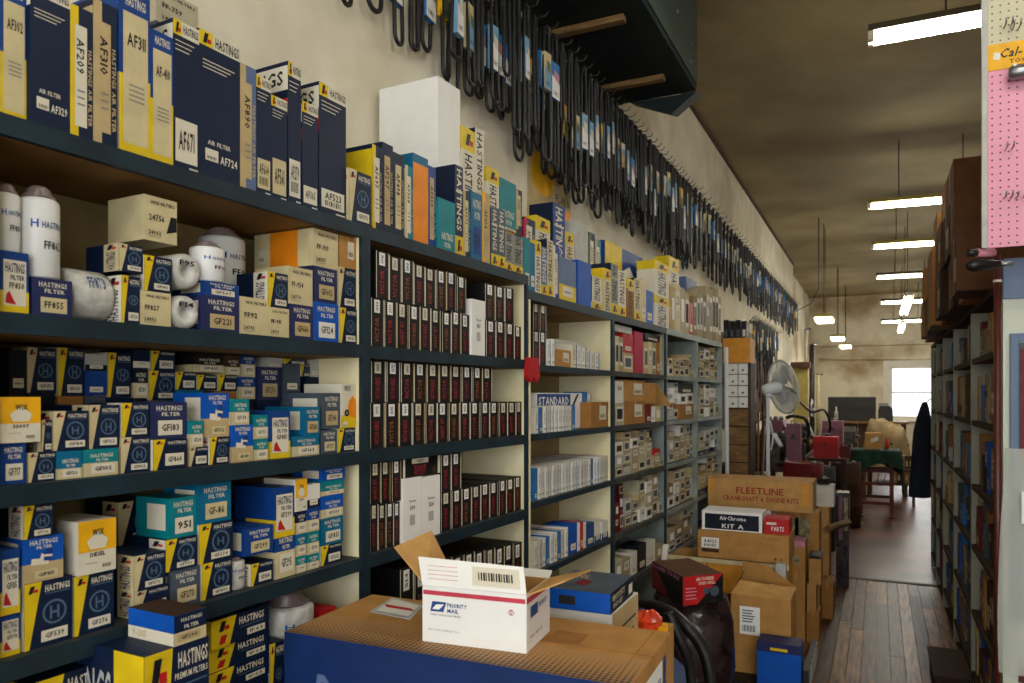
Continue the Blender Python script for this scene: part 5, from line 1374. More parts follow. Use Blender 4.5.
def part_gear(P, R, t, m, label, tilt=0, name='gear_casting'):
    b = MB(); n = 18; pr = []
    for k in range(n * 2): rr = R if k % 2 else R * .86; a = math.pi * k / n; pr.append((rr * math.cos(a), rr * math.sin(a), 0))
    b.prism(pr, (0, 0, t), m); b.lathe([(R * .3, t), (R * .32, t * 1.8), (R * .2, t * 1.8), (R * .18, t)], m, 12)
    o = b.build(name, None, P); o.rotation_euler = (0, 0, tilt); tag(o, label, 'machine part', 'metal parts on the workbench'); return o
def flywheel(P, R, label):
    b = MB(); b.lathe([(R * .2, 0), (R, 0), (R, .03), (R * .85, .05), (R * .3, .04), (R * .28, .09), (R * .12, .09), (R * .1, .0)], 'oily_metal', 20); o = b.build('flywheel', None, P); tag(o, label, 'machine part', 'metal parts on the workbench')
def block(P, w, d, h, label, m='oily_metal', name='engine_block'):
    r = empty(name, P); tag(r, label, 'machine part', 'metal parts on the workbench')
    b = MB(); b.prism([(-w / 2, -d / 2, 0), (w / 2, -d / 2, 0), (w / 2, -d / 2, h * .55), (w * .3, -d / 2, h), (-w * .3, -d / 2, h), (-w / 2, -d / 2, h * .55)], (0, d, 0), m); b.build('casting', r)
    for k in range(3):
        b = MB(); b.lathe([(.025, 0), (.03, .02), (.02, .05), (.0, .05)], 'steel', 10, Matrix.Translation(((k - 1) * w * .2, 0, h))); b.build('valve_cap', r)
    b = MB(); b.tube([(-w / 2 - .001, -d * .2, h * .3), (-w / 2 - .05, -d * .2, h * .35), (-w / 2 - .06, -d * .2, h * .9), (-w * .3, 0, h * 1.15)], .014, 'rubber', 6); b.build('pipe', r)
ZB = hb + .0056
block((-1.15, 8.7, ZB), .40, .35, .32, 'oily engine block on the bench just behind the fan')
block((-.98, 9.6, ZB), .30, .3, .26, 'smaller engine casting on the bench right of the fan', 'oily_metal')
block((-1.2, 10.3, ZB), .36, .4, .42, 'tall engine casting at the middle of the bench', 'mauve')
block((-.98, 11.6, ZB), .3, .3, .3, 'rear engine casting at the bench end', 'oily_metal')
flywheel((-.88, 8.34, ZB), .08, 'flat flywheel at the near bench corner'); flywheel((-1.12, 9.2, ZB), .1, 'flywheel between the two near castings')
part_gear((-.88, 9.05, ZB), .08, .03, 'steel', 'steel gear beside the bench edge', .2); part_gear((-1.25, 11.1, ZB), .1, .04, 'oily_metal', 'dark gear by the wall behind the mauve casting', .5); part_gear((-1.25, 12.2, ZB), .07, .03, 'brass', 'brass coloured gear at the far end of the bench', .1); part_gear((-1.3, 9.5, ZB), .09, .04, 'steel', 'steel gear by the wall on the bench', .7)
# red steel chest, mauve drum boxes and red tray
def chest(x0, x1, yt, yb, Y, d, m, label, z0, name='tool_chest'):
    a, c = onY(x0, yt, Y), onY(x1, yt, Y); zt = onY((x0 + x1) / 2, yt, Y).z; r = empty(name, ((a.x + c.x) / 2, Y, z0)); tag(r, label, 'tool chest'); w = (c.x - a.x) / 2; h = zt - z0
    b = MB(); b.box(-w, w, 0, d, 0, h * .7, m); b.build('chest_body', r)
    b = MB(); b.prism([(-w, 0, h * .705), (-w, d, h * .705), (-w, d - .04, h), (-w, .04, h)], (2 * w, 0, 0), m); l = b.build('lid', r)
    b = MB(); b.tube([(-w * .4, d / 2, h), (-w * .4, d / 2, h + .03), (w * .4, d / 2, h + .03), (w * .4, d / 2, h)], .008, 'steel', 6); b.build('handle', l)
    b = MB(); b.box(-.02, .02, -.008, -.001, h * .62, h * .74, 'oily_metal'); b.build('latch', r)
chest(813, 838, 437, 458, 9.4, .3, 'red', 'red steel tool chest on the low stand before the bench', onY(825, 458, 9.4).z)
b = MB(); a, c = onY(808, 460, 9.35), onY(846, 460, 9.35); r = empty('tool_stand', ((a.x + c.x) / 2, 9.55, .0012)); tag(r, 'low dark stand under the red tool chest', 'stand'); w = (c.x - a.x) / 2; zst = onY(825, 458, 9.4).z - .002
b.box(-w, w, -.22, .22, zst - .035, zst, 'dark_timber'); b.build('stand_top', r)
for sx in (-1, 1):
    for sy in (-1, 1): b = MB(); b.box(sx * (w - .03) - .025, sx * (w - .03) + .025, sy * .19 - .025, sy * .19 + .025, 0, zst - .0355, 'dark_timber'); b.build('leg', r)
bench(-.765, -.42, 11.7, 12.5, .88, 'side_bench', 'short side bench under the far mauve steel box')
chest(822, 843, 421, 438, 12.0, .3, 'mauve', 'mauve steel box at the far end of the bench', ZB, 'steel_box')
chest(786, 800, 424, 452, 8.6, .25, 'mauve', 'mauve motor box on the bench right behind the fan', ZB, 'motor_box')
b = MB(); a, c = onY(738, 458, 7.5), onY(770, 458, 7.5); z0 = .78; b.box(a.x, c.x, 7.45, 7.85, .0012 + z0 - .1, z0, 'red'); 
r = b.build('red_tray'); tag(r, 'red steel tray of bolts beside the drawer cabinet', 'tray')
for k in range(4): b = MB(); b.box((a.x, c.x - .03)[k % 2], (a.x + .03, c.x)[k % 2], (7.45, 7.82)[k // 2], (7.48, 7.85)[k // 2], .0012, z0 - .0955, 'char'); b.build('leg', r)
random.seed(77)
for k in range(14):
    xx = a.x + .03 + (c.x - a.x - .06) * (k % 7) / 6; yy = 7.52 + .2 * (k // 7)
    b = MB(); b.lathe([(.018, 0), (.018, .012), (.009, .0125), (.009, .07), (.0, .07)], random.choice(('steel', 'oily_metal', 'brass')), 6, Matrix.Rotation(rn(0, 3), 4, 'Z')); o = b.build('bolt', None, (xx, yy, z0 + .0006)); tag(o, f'large upright bolt on the red tray, {ordn(k % 7)} from left in the {"front" if k < 7 else "rear"} row', 'bolt', 'bolts on the red tray')
# pipes, hanging tools and black lamp arm on the left wall over the bench
random.seed(12)
tb = MB(); tb.box(XL + .001, XL + .02, 8.4, 12.8, 1.25, 2.35, 'dark_timber'); tbo = tb.build('tool_board'); tag(tbo, 'dark wall board hung with tools behind the fan', 'tool board')
tools = ['adjustable wrench', 'ring spanner', 'long pry bar', 'ball hammer', 'pipe wrench', 'hacksaw frame', 'belt puller', 'tyre iron']
for k in range(16):
    yy = 8.55 + k * .26; L = rn(.3, .6); z1 = rn(1.9, 2.25); m_ = random.choice(('steel', 'oily_metal', 'rubber', 'maroon_pipe', 'orange_film'))
    b = MB(); x_ = XL + .04; b.box(x_ - .008, x_ + .008, -.014, .014, z1 - L, z1, m_); 
    b.lathe([(.014, -.008), (.034, -.008), (.034, .008), (.014, .008)], 'steel', 10, Matrix.Translation((x_, 0, z1 + .02)) @ Matrix.Rotation(math.pi / 2, 4, 'Y')); b.box(x_ - .011, x_ + .011, -.02, .02, z1 - L - .1, z1 - L, random.choice(('rubber', 'maroon_pipe', 'dark_timber')))
    o = b.build('hand_tool', None, (0, yy, 0)); tag(o, f'{tools[k % 8]} hanging on the dark wall board, {ordn(k)} from the near end', 'tool', 'tools on the wall board')
# rear wall: vertical pipes on left, drill press, shelf boxes
for k, (xx, yt, yb) in enumerate(((806, 330, 425), (812, 345, 440), (818, 375, 430))):
    P = onY(xx, yt, 15.5); Q = onY(xx, yb, 15.5); b = MB(); b.tube([Q, P], .035 + .012 * (k % 2), ('old_plaster', 'oily_metal', 'cream')[k], 8); b.tube([P, P + Vector((.0, .1, .0)), P + Vector((.06, .22, .03))], .03, 'oily_metal', 8)
    b.tube([(Q.x, 15.5, .0012), Q], .03, 'oily_metal', 8); tag(b.build('stand_pipe'), f'old upright pipe at the rear left, {ordn(k)} from the wall', 'pipe', 'rear upright pipes')
P = onY(800, 362, 13.5); b = MB(); b.box(P.x - .15, P.x + .15, 13.5, 13.8, P.z - .1, P.z, 'dark_timber'); b.box(P.x - .12, P.x + .12, 13.6, 13.7, .0012, P.z - .1, 'lamp_hood'); tag(b.build('grinder_post'), 'yellow post with a dark block on top at the rear left', 'stand')
def press(x, Y, yt, label):
    P = onY(x, yt, Y); r = empty('drill_press', (P.x, Y, .0012)); tag(r, label, 'machine'); h = P.z
    b = MB(); b.box(-.2, .2, -.2, .25, 0, .06, 'oily_metal'); b.build('base', r); b = MB(); b.tube([(0, .12, .06), (0, .12, h - .1)], .045, 'steel', 10); b.build('column', r)
    b = MB(); b.prism([(-.1, -.28, h - .32), (-.1, .26, h - .32), (-.1, .26, h - .05), (-.1, -.1, h), (-.1, -.28, h - .1)], (.2, 0, 0), 'oily_metal'); hd = b.build('head', r)
    b = MB(); b.lathe([(.0, h - .55), (.02, h - .55), (.035, h - .42), (.04, h - .321)], 'steel', 10, Matrix.Translation((0, -.18, 0))); b.build('chuck', hd)
    for k in range(3): a = k * 2.1; b = MB(); b.tube([(.1, -.1, h - .2), (.14, -.1 + .16 * math.cos(a), h - .2 + .16 * math.sin(a))], .01, 'steel', 6); b.build('feed_handle', r)
    b = MB(); b.box(-.17, .17, -.22, .1, .84, .88, 'oily_metal'); b.build('work_table', r)
press(806, 14.2, 398, 'old drill press at the rear left beside the pipes')
press(850, 15.6, 426, 'dark bench machine in front of the rear counter')
# rear counter with dark chest on it
YC = 21.2
a, c = onY(826, 420, YC), onY(908, 420, YC); r = empty('rear_counter', ((a.x + c.x) / 2, YC + .3, .0012)); tag(r, 'brown wooden counter along the back wall', 'counter'); w = (c.x - a.x) / 2; zc_ = onY(860, 421, YC).z
b = MB(); b.box(-w, w, -.46, .32, zc_ - .06, zc_ - .005, 'timber'); b.build('counter_top', r)
for k in range(5):
    b = MB(); x0 = -w + .02 + k * (2 * w - .04) / 5; b.box(x0, x0 + (2 * w - .04) / 5 - .02, -.28, .28, 0, zc_ - .0605, 'dark_timber'); b.build('counter_panel', r)
a, c = onY(828, 397, YC + .05), onY(876, 397, YC + .05); zt = onY(850, 397, YC).z
r = empty('dark_cabinet', ((a.x + c.x) / 2, YC + .05, zc_ + .0006)); tag(r, 'long dark cabinet on the rear counter', 'cabinet'); w = (c.x - a.x) / 2; h = zt - zc_
b = MB(); b.box(-w, w, .02, .45, 0, h, 'dark_cabinet'); b.build('carcass', r)
for k in range(2): b = MB(); b.box(-w + .01, w - .01, 0, .0195, h * .02 + k * h * .5, h * .47 + k * h * .5, 'dark_cabinet'); b.build('door', r)
b = MB(); P = onY(836, 412, YC - .15); b.lathe([(.05, 0), (.05, .2), (.02, .28), (.02, .36), (.0, .36)], 'lightgrey', 12); o = b.build('spray_bottle', None, (P.x, YC - .04, zc_ + .0006)); tag(o, 'pale spray bottle standing before the dark cabinet', 'bottle')
a, c = onY(878, 406, YC - .1), onY(893, 406, YC - .1); zt = onY(880, 406, YC - .1).z
r = empty('black_machine', ((a.x + c.x) / 2, YC - .05, zc_ + .0006)); tag(r, 'black machine on the rear counter left of the window', 'machine'); w = (c.x - a.x) / 2; h = zt - zc_
b = MB(); b.prism([(-w, 0, 0), (w, 0, 0), (w, 0, h * .8), (w * .6, 0, h), (-w * .8, 0, h), (-w, 0, h * .7)], (0, .3, 0), 'dark_cabinet'); b.build('machine_body', r)
b = MB(); b.box(-w * .9, w * .4, .1, .25, h + .001, h + .07, 'grey'); b.build('top_tray', r)
# tarp heap
Yt = 13.4; a, c = onY(862, 440, Yt), onY(912, 440, Yt); zt = onY(884, 421, Yt).z
bench(a.x + .06, c.x - .04, Yt + .12, Yt + .75, .86, 'rear_table', 'rear table under the tan tarpaulin heap')
b = MB(); nx, ny = 22, 12; vs = []; random.seed(9)
for j in range(ny + 1):
    for i in range(nx + 1):
        u, v = i / nx, j / ny; X = a.x + (c.x - a.x) * u; Yy = Yt + .05 + .8 * v
        e_ = min(u, 1 - u, v * 1.2, 1 - v); z = .40 + (zt - .40) * min(1, e_ * 6) ** .6 - .10 * (u > .45) * min(1, (u - .45) * 4) + .035 * math.sin(17 * u + 5 * v) * math.sin(11 * v + 3)
        vs.append((X + .02 * math.sin(9 * v + 13 * u), Yy + .02 * math.sin(14 * u), max(z, .90) if e_ > .07 else z))
b.grid(vs, [(j * (nx + 1) + i, j * (nx + 1) + i + 1, (j + 1) * (nx + 1) + i + 1, (j + 1) * (nx + 1) + i) for j in range(ny) for i in range(nx)], 'tarp', True)
tag(b.build('tarpaulin'), 'tan tarpaulin draped over parts on the rear table', 'tarpaulin')
# dark shelf of small brown parts under the window
for k in range(10):
    x0 = 893 + (k % 5) * 4; row_ = k // 5
    pxbox(x0, x0 + 3.6, 470 - row_ * 14, 483 - row_ * 14, 12.4 + .02 * row_, .2, 'rusty_part_box', f'small rusty box, {ordn(k % 5)} from left in the {"lower" if row_ == 0 else "upper"} row right of the green cloth', lambda f: (f.body(random.choice(('brown', 'kraft2', 'umber', 'beige2'))), f.label('tan', .2, .2, .8, .6, None)), cat='box')
Ys = 12.38; a, c = onY(892, 460, Ys), onY(914, 460, Ys); z1 = onY(900, 484, Ys).z; z2 = onY(900, 469.6, Ys).z
r = empty('parts_rack', ((a.x + c.x) / 2, Ys, .0012)); tag(r, 'low dark rack of rusty boxes right of the green cloth', 'rack'); w = (c.x - a.x) / 2
for zz in (z1, z2): b = MB(); b.box(-w, w, 0, .28, zz - .028, zz - .008, 'dark_timber'); b.build('shelf_board', r)
for sx in (-1, 1): b = MB(); b.box(sx * w - .015, sx * w + .015, 0, .28, 0, z2 + .25, 'dark_timber'); b.build('upright', r)
# ------------------------------------------------------------------ red wooden stool with the green cloth, carton and bottle
Yc = 11.2
a, c = onZ(860, 520, .0012), onZ(892, 519, .0012); w = (c.x - a.x); zs = onY(876, 471, Yc).z; zt = onY(875, 449, Yc).z
r = empty('wooden_stand', (a.x, Yc, .0012)); tag(r, 'red-brown wooden stand with rungs under a green cloth', 'stand')
for xx in (0, w):
    for yy in (0, .42): b = MB(); b.box(xx - .022, xx + .022, yy - .022, yy + .022, 0.03, zt - .06, 'red_timber'); b.build('leg', r)
    b = MB(); b.box(xx - .03, xx + .03, -.16, .55, 0, .0295, 'red_timber'); b.build('skid_foot', r)
for zz, yy in ((.16, 0), (.42, 0), (zs - .02, 0), (.2, .42), (zs - .02, .42)): b = MB(); b.box(.0225, w - .0225, yy - .015, yy + .015, zz, zz + .04, 'red_timber'); b.build('rung', r)
b = MB(); b.box(-.03, w + .03, -.04, .46, zt - .0595, zt - .03, 'red_timber'); b.build('stand_top', r)
for k in range(4): b = MB(); b.tube([(.03 + w * .22 * k, -.02, .47), (.06 + w * .22 * k, 0, zs - .03)], .006, 'wire', 5); b.build('wire_brace', r)
b = MB(); n_ = 40; zt_ = zt - .018; ring = []; random.seed(3)
cx, cy = a.x + w / 2, Yc + .21
def rect(t, ex):   # rounded rectangle outline
    aa = 2 * math.pi * t; sx, sy = math.cos(aa), math.sin(aa); k = 1 / max(abs(sx) / (w / 2 + .10 + ex), abs(sy) / (.27 + ex)); return cx + sx * k, cy + sy * k
for lv, (ex, zz) in enumerate(((-.04, zt_ + .006), (0, zt_ + .003), (.012, zt_ - .02), (.03, zt_ - .14), (.045, None))):
    for k in range(n_):
        x_, y_ = rect(k / n_, ex + (.012 * math.sin(k * 1.7) if lv >= 2 else 0)); drop = .33 + .12 * math.sin(k * .32 + 1.0) + (.16 if math.cos(2 * math.pi * k / n_) < -.6 or math.cos(2 * math.pi * k / n_) > .8 else -.04)
        ring.append((x_, y_, zz if zz is not None else zt_ - drop))
b.grid(ring, [(l * n_ + k, l * n_ + (k + 1) % n_, (l + 1) * n_ + (k + 1) % n_, (l + 1) * n_ + k) for l in range(4) for k in range(n_)] + [tuple(range(n_))[::-1]], 'green_cloth', True)
gc = b.build('green_cloth'); tag(gc, 'dark green cloth draped over the wooden stand', 'cloth')
pxbox(865, 881, 433, 449, Yc + .1, .2, 'small_carton', 'small tan carton with white sticker on the green cloth', lambda f: (f.body('kraft3'), f.pol('white', [(.4, .4), (.85, .55), (.8, .8), (.36, .62)])), z0=zt_ + .0075)
P = onY(887, 446, Yc + .1); b = MB(); b.lathe([(.025, 0), (.025, .10), (.012, .13), (.012, .16), (0, .16)], 'orange_film', 12); tag(b.build('orange_bottle', None, (P.x, Yc + .15, zt_ + .0075)), 'small orange bottle on the green cloth', 'bottle')

# ------------------------------------------------------------------ more rear clutter: drum, fuel cans, rods, crates, tins
random.seed(61)
def drum(x, Y, yt, R, m, label):
    P = onY(x, yt, Y); h = P.z - .0012; r = empty('oil_drum', (P.x, Y, .0012)); tag(r, label, 'drum')
    b = MB(); b.lathe([(R, 0), (R, h * .32), (R * 1.03, h * .34), (R, h * .36), (R, h * .64), (R * 1.03, h * .66), (R, h * .68), (R, h), (R * .95, h), (R * .94, h - .012), (0, h - .012)], m, 20); b.build('drum_body', r)
    b = MB(); b.lathe([(.03, h - .0115), (.03, h + .012), (.0, h + .012)], 'steel', 10, Matrix.Translation((R * .5, 0, 0))); b.build('bung', r)
drum(803, 8.0, 462, .19, 'darkred', 'dark red oil drum in front of the bench')
drum(818, 8.55, 466, .17, 'char', 'black oil drum in front of the tool stand')
drum(846, 10.2, 462, .17, 'umber', 'brown rusty drum left of the green cloth')
def fuel_can(x, Y, z0, h, m, label):
    P = onY(x, 440, Y); r = empty('fuel_can', (P.x, Y, z0)); tag(r, label, 'can'); w = h * .38
    b = MB(); b.prism([(-w, 0, 0), (w, 0, 0), (w, 0, h * .8), (w * .5, 0, h), (-w, 0, h)], (0, h * .4, 0), m); b.build('can_body', r)
    b = MB(); b.tube([(-w * .8, h * .2, h), (-w * .8, h * .2, h * 1.12), (w * .2, h * .2, h * 1.12), (w * .2, h * .2, h)], .01, m, 6); b.build('handle', r)
    b = MB(); b.tube([(w * .75, h * .2, h * .9), (w * 1.1, h * .2, h * 1.1)], .016, 'rubber', 8); b.build('spout', r)
zst_ = onY(825, 458, 9.4).z + .0006
fuel_can(845, 9.55, zst_ - .0015, .14, 'darkred', 'small dark red fuel can right of the red tool chest')
fuel_can(796, 8.9, ZB, .24, 'char', 'black fuel can at the bench edge behind the fan')
fuel_can(790, 9.9, ZB, .3, 'darkred', 'red fuel can standing on the bench middle')
for k in range(9):
    xx = 776 + k * 5.2; Y = 9.95 + .24 * k; P = onY(xx, 440, Y); X = -.84; h = rn(.12, .30); m_ = random.choice(('oily_metal', 'steel', 'char', 'maroon_pipe', 'brass', 'beige2'))
    b = MB(); rr = rn(.035, .055); b.lathe([(rr, 0), (rr, h * .85), (rr * .7, h * .92), (rr * .35, h), (0, h)], m_, 12); o = b.build('oil_tin', None, (X, Y + .02, ZB)); tag(o, f'old oil tin on the workbench, {ordn(k)} from the near end', 'tin', 'tins on the workbench')
b = MB(); P = onY(752, 440, 8.0); r = empty('rod_bin', (P.x, 8.05, .0012)); tag(r, 'dark bin of upright rods beside the drawer cabinet', 'bin')
b.lathe([(.13, 0), (.15, .7), (.14, .7), (.12, .02), (0, .02)], 'char', 16); b.build('bin_body', r)
for k in range(9):
    a = k * 2.4; b = MB(); b.tube([(.07 * math.cos(a), .07 * math.sin(a), .03), (.12 * math.cos(a + .3), .12 * math.sin(a + .3), rn(1.1, 1.75))], rn(.008, .016), random.choice(('oily_metal', 'steel', 'maroon_pipe', 'dark_timber', 'brass')), 6); b.build('rod', r)
for k, (xx, yt, yb, Y, m_) in enumerate(((852, 470, 500, 12.8, 'timber'), (826, 470, 506, 10.9, 'umber'))):
    P0 = onY(xx, yt, Y); r = empty('slatted_crate', (P0.x, Y, .0012)); tag(r, f'old wooden slatted crate on the rear floor, {ordn(k)} from the tool stand', 'crate', 'rear crates'); hh = P0.z
    for j in range(4): b = MB(); b.box(-.2, .2, 0, .015, hh * (j + .08) / 4, hh * (j + .85) / 4, m_); b.build('slat', r)
    b = MB(); b.box(-.2, -.18, .016, .34, 0, hh, m_); b.build('side_panel', r); b = MB(); b.box(.18, .2, .016, .34, 0, hh, m_); b.build('side_panel', r); b = MB(); b.box(-.179, .179, .32, .34, 0, hh, m_); b.build('back_panel', r); b = MB(); b.box(-.179, .179, .016, .319, .01, .03, m_); b.build('base_board', r)
hose([onY(800, 402, 10.4), onY(812, 412, 10.4), onY(824, 410, 10.5), onY(830, 424, 10.6), onY(826, 436, 10.7), Vector((-.9, 10.9, ZB + .02))], .016, 'rubber', 'air_hose', 'black air hose looping over the rear of the bench')
hose([onY(786, 418, 9.0), onY(794, 416, 9.0), onY(806, 420, 9.1), onY(808, 436, 9.2), Vector((-.86, 9.3, ZB + .02))], .02, 'oily_metal', 'exhaust_pipe', 'bent exhaust pipe resting on the bench behind the fan', 'pipe')
# ------------------------------------------------------------------ right-hand shelving
random.seed(41)
mk('pale_upright', (176, 178, 158), 0.5, .1, 5)
RX0, RD, RB = .45, .40, [2.09, 1.815, 1.49, 1.15, .83, .48, .15]
RY = [3.74, 4.71, 5.75, 6.65, 7.40, 8.12]
rl = ['nearest', 'second', 'third', 'fourth', 'furthest']
rown = ['top row', 'second row', 'third row', 'fourth row', 'fifth row', 'bottom row']
for i in range(5):
    y0, y1 = RY[i], RY[i + 1] - .002; L = y1 - y0; r = empty('shelf_unit', (RX0, y1, 0.0 if y1 < YSEAM else .005), -math.pi / 2); tag(r, f'{rl[i]} shelf unit of the right-hand aisle row', 'shelf unit', 'right aisle shelf units')
    for k, xa in ((0, 0), (1, L - .02)): b = MB(); b.box(xa, xa + .02, 0, RD, 0, RB[0] - .03, 'pale_upright'); b.build('side_panel', r)
    b = MB(); b.box(.021, L - .021, RD - .01, RD, 0, RB[0] - .031, 'brown_panel'); b.build('back_panel', r)
    for j, zt in enumerate(RB):
        b = MB(); xa, xb = (0, L) if j == 0 else (.021, L - .021); b.box(xa, xb, 0, RD - (0 if j == 0 else .011), zt - .026, zt, 'umber'); b.build('shelf_board', r)
    for j in range(1, 7):
        y = y0 + .026; n = 0; room = RB[j - 1] - .03 - RB[j]; zo = 0.0 if y1 < YSEAM else .005
        while y < y1 - .07:
            wd = rn(.075, .15) if i < 3 else rn(.13, .22); wd = min(wd, y1 - .024 - y)
            if wd < .04: break
            tiers = random.choice((1, 1, 2)) if i < 3 else 1; z = RB[j] + zo + .0006; hs = room * rn(.55, .9)
            c = random.choice(('kraft2', 'kraft', 'beige2', 'tan', 'umber', 'brown', 'bright', 'postblue', 'tealblue', 'slate', 'char', 'darkred', 'beige', 'lightgrey') if i != 1 else ('bright', 'skyblue', 'tealblue', 'slate', 'kraft2', 'beige', 'brown'))
            for t in range(tiers):
                h = hs / tiers; f = Face(wd - .004, rn(.2, .3), h); f.body(c)
                if random.random() < .6: f.label(random.choice(('paper', 'tan', 'lightgrey')), .2, .2, .8, .6, str(random.randint(10, 99)) if i < 2 else None)
                else: f.pan(random.choice(('umber', 'slate', 'tan')), .1, .1, .9, .3)
                o = f.b.build('stock_box', None, (RX0 + rn(.012, .04), y + wd / 2, z), -math.pi / 2)
                if f.l.v: f.l.build('label', o)
                tag(o, f"{CNAME.get(c, c)} stock box, {ordn(n)} from near end{', upper' if t else (', lower' if tiers == 2 else '')}, {rown[j-1]}, {rl[i]} right-hand unit", 'box', f'stock boxes in the {rl[i]} right-hand unit')
                z += h + .0006
            n += 1; y += wd
# brown cartons stacked on top, overhanging the aisle
random.seed(8)
k = 0
for tier in range(3):
    y = (3.95, 4.3, 4.7)[tier]; z = 2.0965 + tier * .27
    while y < (7.6, 7.5, 6.3)[tier]:
        wd = rn(.28, .55); h = .268; x0 = RX0 - rn(.06, .13) + (.0 if tier < 2 else .04); xd = .40
        f = Face(wd - .008, xd, h); c = random.choice(('kraft2', 'brown', 'brown', 'umber', 'kraft2')); f.body(c); f.pan('kraft3', .46, 0, .54, 1); f.pan('umber', 0, .0, 1, .02, 'R')
        if random.random() < .5: f.label('tan', .6, .2, .9, .6, None)
        f.pan('kraft3', .44, .7, .56, 1, 'R')
        o = f.b.build('brown_carton', None, (x0, y + wd / 2, z), -math.pi / 2)
        if f.l.v: f.l.build('label', o)
        tag(o, f"{CNAME.get(c, c)} carton, {ordn(k)} from near end, {('bottom', 'middle', 'top')[tier]} layer above the right-hand shelving", 'carton', 'cartons above the right-hand shelving'); k += 1
        y += wd
    k = 0
# end cabinet with pegboard, pipe and hung goods
CXL = onY(1003, 400, 3.45).x
r = empty('end_cabinet', (CXL, 3.45, 0)); tag(r, 'white steel cabinet with blue head at the end of the right shelving', 'cabinet')
b = MB(); b.box(0, .9, 0, .22, 0, 1.995, 'cabinet_white'); b.build('carcass', r)
b = MB(); b.box(0, .9, -.012, .22, 1.996, 2.15, 'cabinet_blue'); b.build('head_panel', r)
b = MB(); b.box(.05, .9, -.008, -.001, .52, .58, 'maroon_pipe'); b.build('skirt_band', r)
b = MB()
b.box(.022, .047, -.02, -.001, .75, 1.86, 'cabinet_blue'); b.box(.52, .545, -.02, -.001, .75, 1.86, 'cabinet_blue'); b.box(.0475, .5195, -.02, -.001, 1.83, 1.86, 'cabinet_blue'); b.box(.0475, .5195, -.02, -.001, .75, .78, 'cabinet_blue'); fr_ = b.build('display_frame', r)
b = MB(); b.box(.0485, .5185, -.010, -.002, .785, 1.825, 'slate'); b.build('display_card', fr_)
b = MB(); b.box(.055, .075, -.014, -.0105, 1.25, 1.80, 'darkred'); b.box(.08, .13, -.014, -.0105, 1.35, 1.78, 'gold'); b.build('printed_strip', fr_)
b = MB(); px_ = onY(997.5, 400, 3.44).x; b.tube([(px_, 3.44, .0008), (px_, 3.44, 2.17)], .013, 'maroon_pipe', 10); b.tube([(px_, 3.44, 2.06), (px_, 3.44, 2.07)], .0155, 'paper', 10); tag(b.build('maroon_pipe'), 'maroon pipe standing at the near corner of the right shelving', 'pipe')
b = MB(); nx, ny = 6, 14; vs = []
for j in range(ny + 1):
    for i_ in range(nx + 1):
        u, v = i_ / nx, j / ny; wdt = .055 + .02 * math.sin(v * 2.4); cxx = CXL + .062 - .012 * v
        vs.append((cxx + (u - .5) * 2 * wdt, 3.41 - .02 * math.sin(math.pi * u) - .006 * math.sin(14 * v + 6 * u), 1.42 - .86 * v))
g1 = [(j * (nx + 1) + i_, j * (nx + 1) + i_ + 1, (j + 1) * (nx + 1) + i_ + 1, (j + 1) * (nx + 1) + i_) for j in range(ny) for i_ in range(nx)]
b.grid(vs, g1, 'poly_film', True); n0 = len(vs); b.grid([(x_, y_ + .012, z_) for x_, y_, z_ in vs], [f_[::-1] for f_ in g1], 'poly_film', True)
bag = b.build('plastic_bag'); tag(bag, 'long clear plastic bag with white tag hanging on the white cabinet', 'bag')
b = MB(); b.box(CXL + .05, CXL + .105, 3.378, 3.382, 1.14, 1.26, 'white'); b.text('SNAP', (CXL + .058, 3.3774, 1.2), (.04, 0, 0), (0, 0, .02), 'dirtygreen'); b.build('tag', bag)
# pegboard above, leaning flush over the cabinet
PX = onY(988, 255, 3.22).x
r = empty('pegboard', (PX, 3.22, 2.16)); tag(r, 'pink and cream pegboard tool display above the white cabinet', 'pegboard')
zs0, zs1 = onY(1000, 70, 3.22).z - 2.16, onY(1000, 44, 3.22).z - 2.16
b = MB(); b.box(0, .8, 0, .012, 0, zs0, 'peg_pink'); b.build('pink_panel', r); b = MB(); b.box(0, .8, 0, .012, zs1, 1.6, 'peg_cream'); b.build('cream_panel', r)
b = MB(); b.box(-.004, .8, -.004, .014, zs0, zs1, 'gold'); b.text('Cal-Van', (.032, -.0046, zs0 + (zs1 - zs0) * .44), (.135, 0, 0), (.01, 0, (zs1 - zs0) * .34), 'ink'); b.text('TOOLS', (.065, -.0046, zs0 + (zs1 - zs0) * .18), (.08, 0, 0), (0, 0, (zs1 - zs0) * .16), 'brown'); b.poly([(.015, -.0046, zs0 + .04), (.035, -.0046, zs0 + .035), (.038, -.0046, zs0 + .06), (.018, -.0046, zs0 + .065)], 'offwhite'); b.build('header_sign', r)
b = MB(); b.box(-.02, -.002, -.01, .014, 0, 1.6, 'lightgrey'); b.build('edge_trim', r)
for xx, yy in ((1005, 150), (1004, 198), (1016, 198), (1012, 30), (1004, 28)):
    P = onY(xx, yy, 3.22); b = MB(); x0, z0 = P.x - PX, P.z - 2.16
    b.tube([(x0, 0, z0), (x0, -.05, z0 - .004), (x0, -.06, z0 + .012)], .0028, 'steel', 6); b.tube([(x0 + .02, 0, z0), (x0 + .02, -.05, z0 - .004), (x0 + .02, -.06, z0 + .012)], .0028, 'steel', 6); b.build('peg_hook', r)
P = onY(1018, 74, 3.2); b = MB(); b.lathe([(.0, -.03), (.02, -.03), (.026, -.02), (.026, .05), (.014, .06), (.014, .1), (0, .1)], 'steel', 12, Matrix.Translation((P.x, 3.18, P.z)) @ Matrix.Rotation(math.pi / 2, 4, 'Y')); b.tube([(P.x - .015, 3.16, P.z + .02), (P.x - .015, 3.21, P.z + .03)], .006, 'steel', 6); tag(b.build('valve_tool'), 'silver valve tool hanging under the yellow header sign', 'tool')
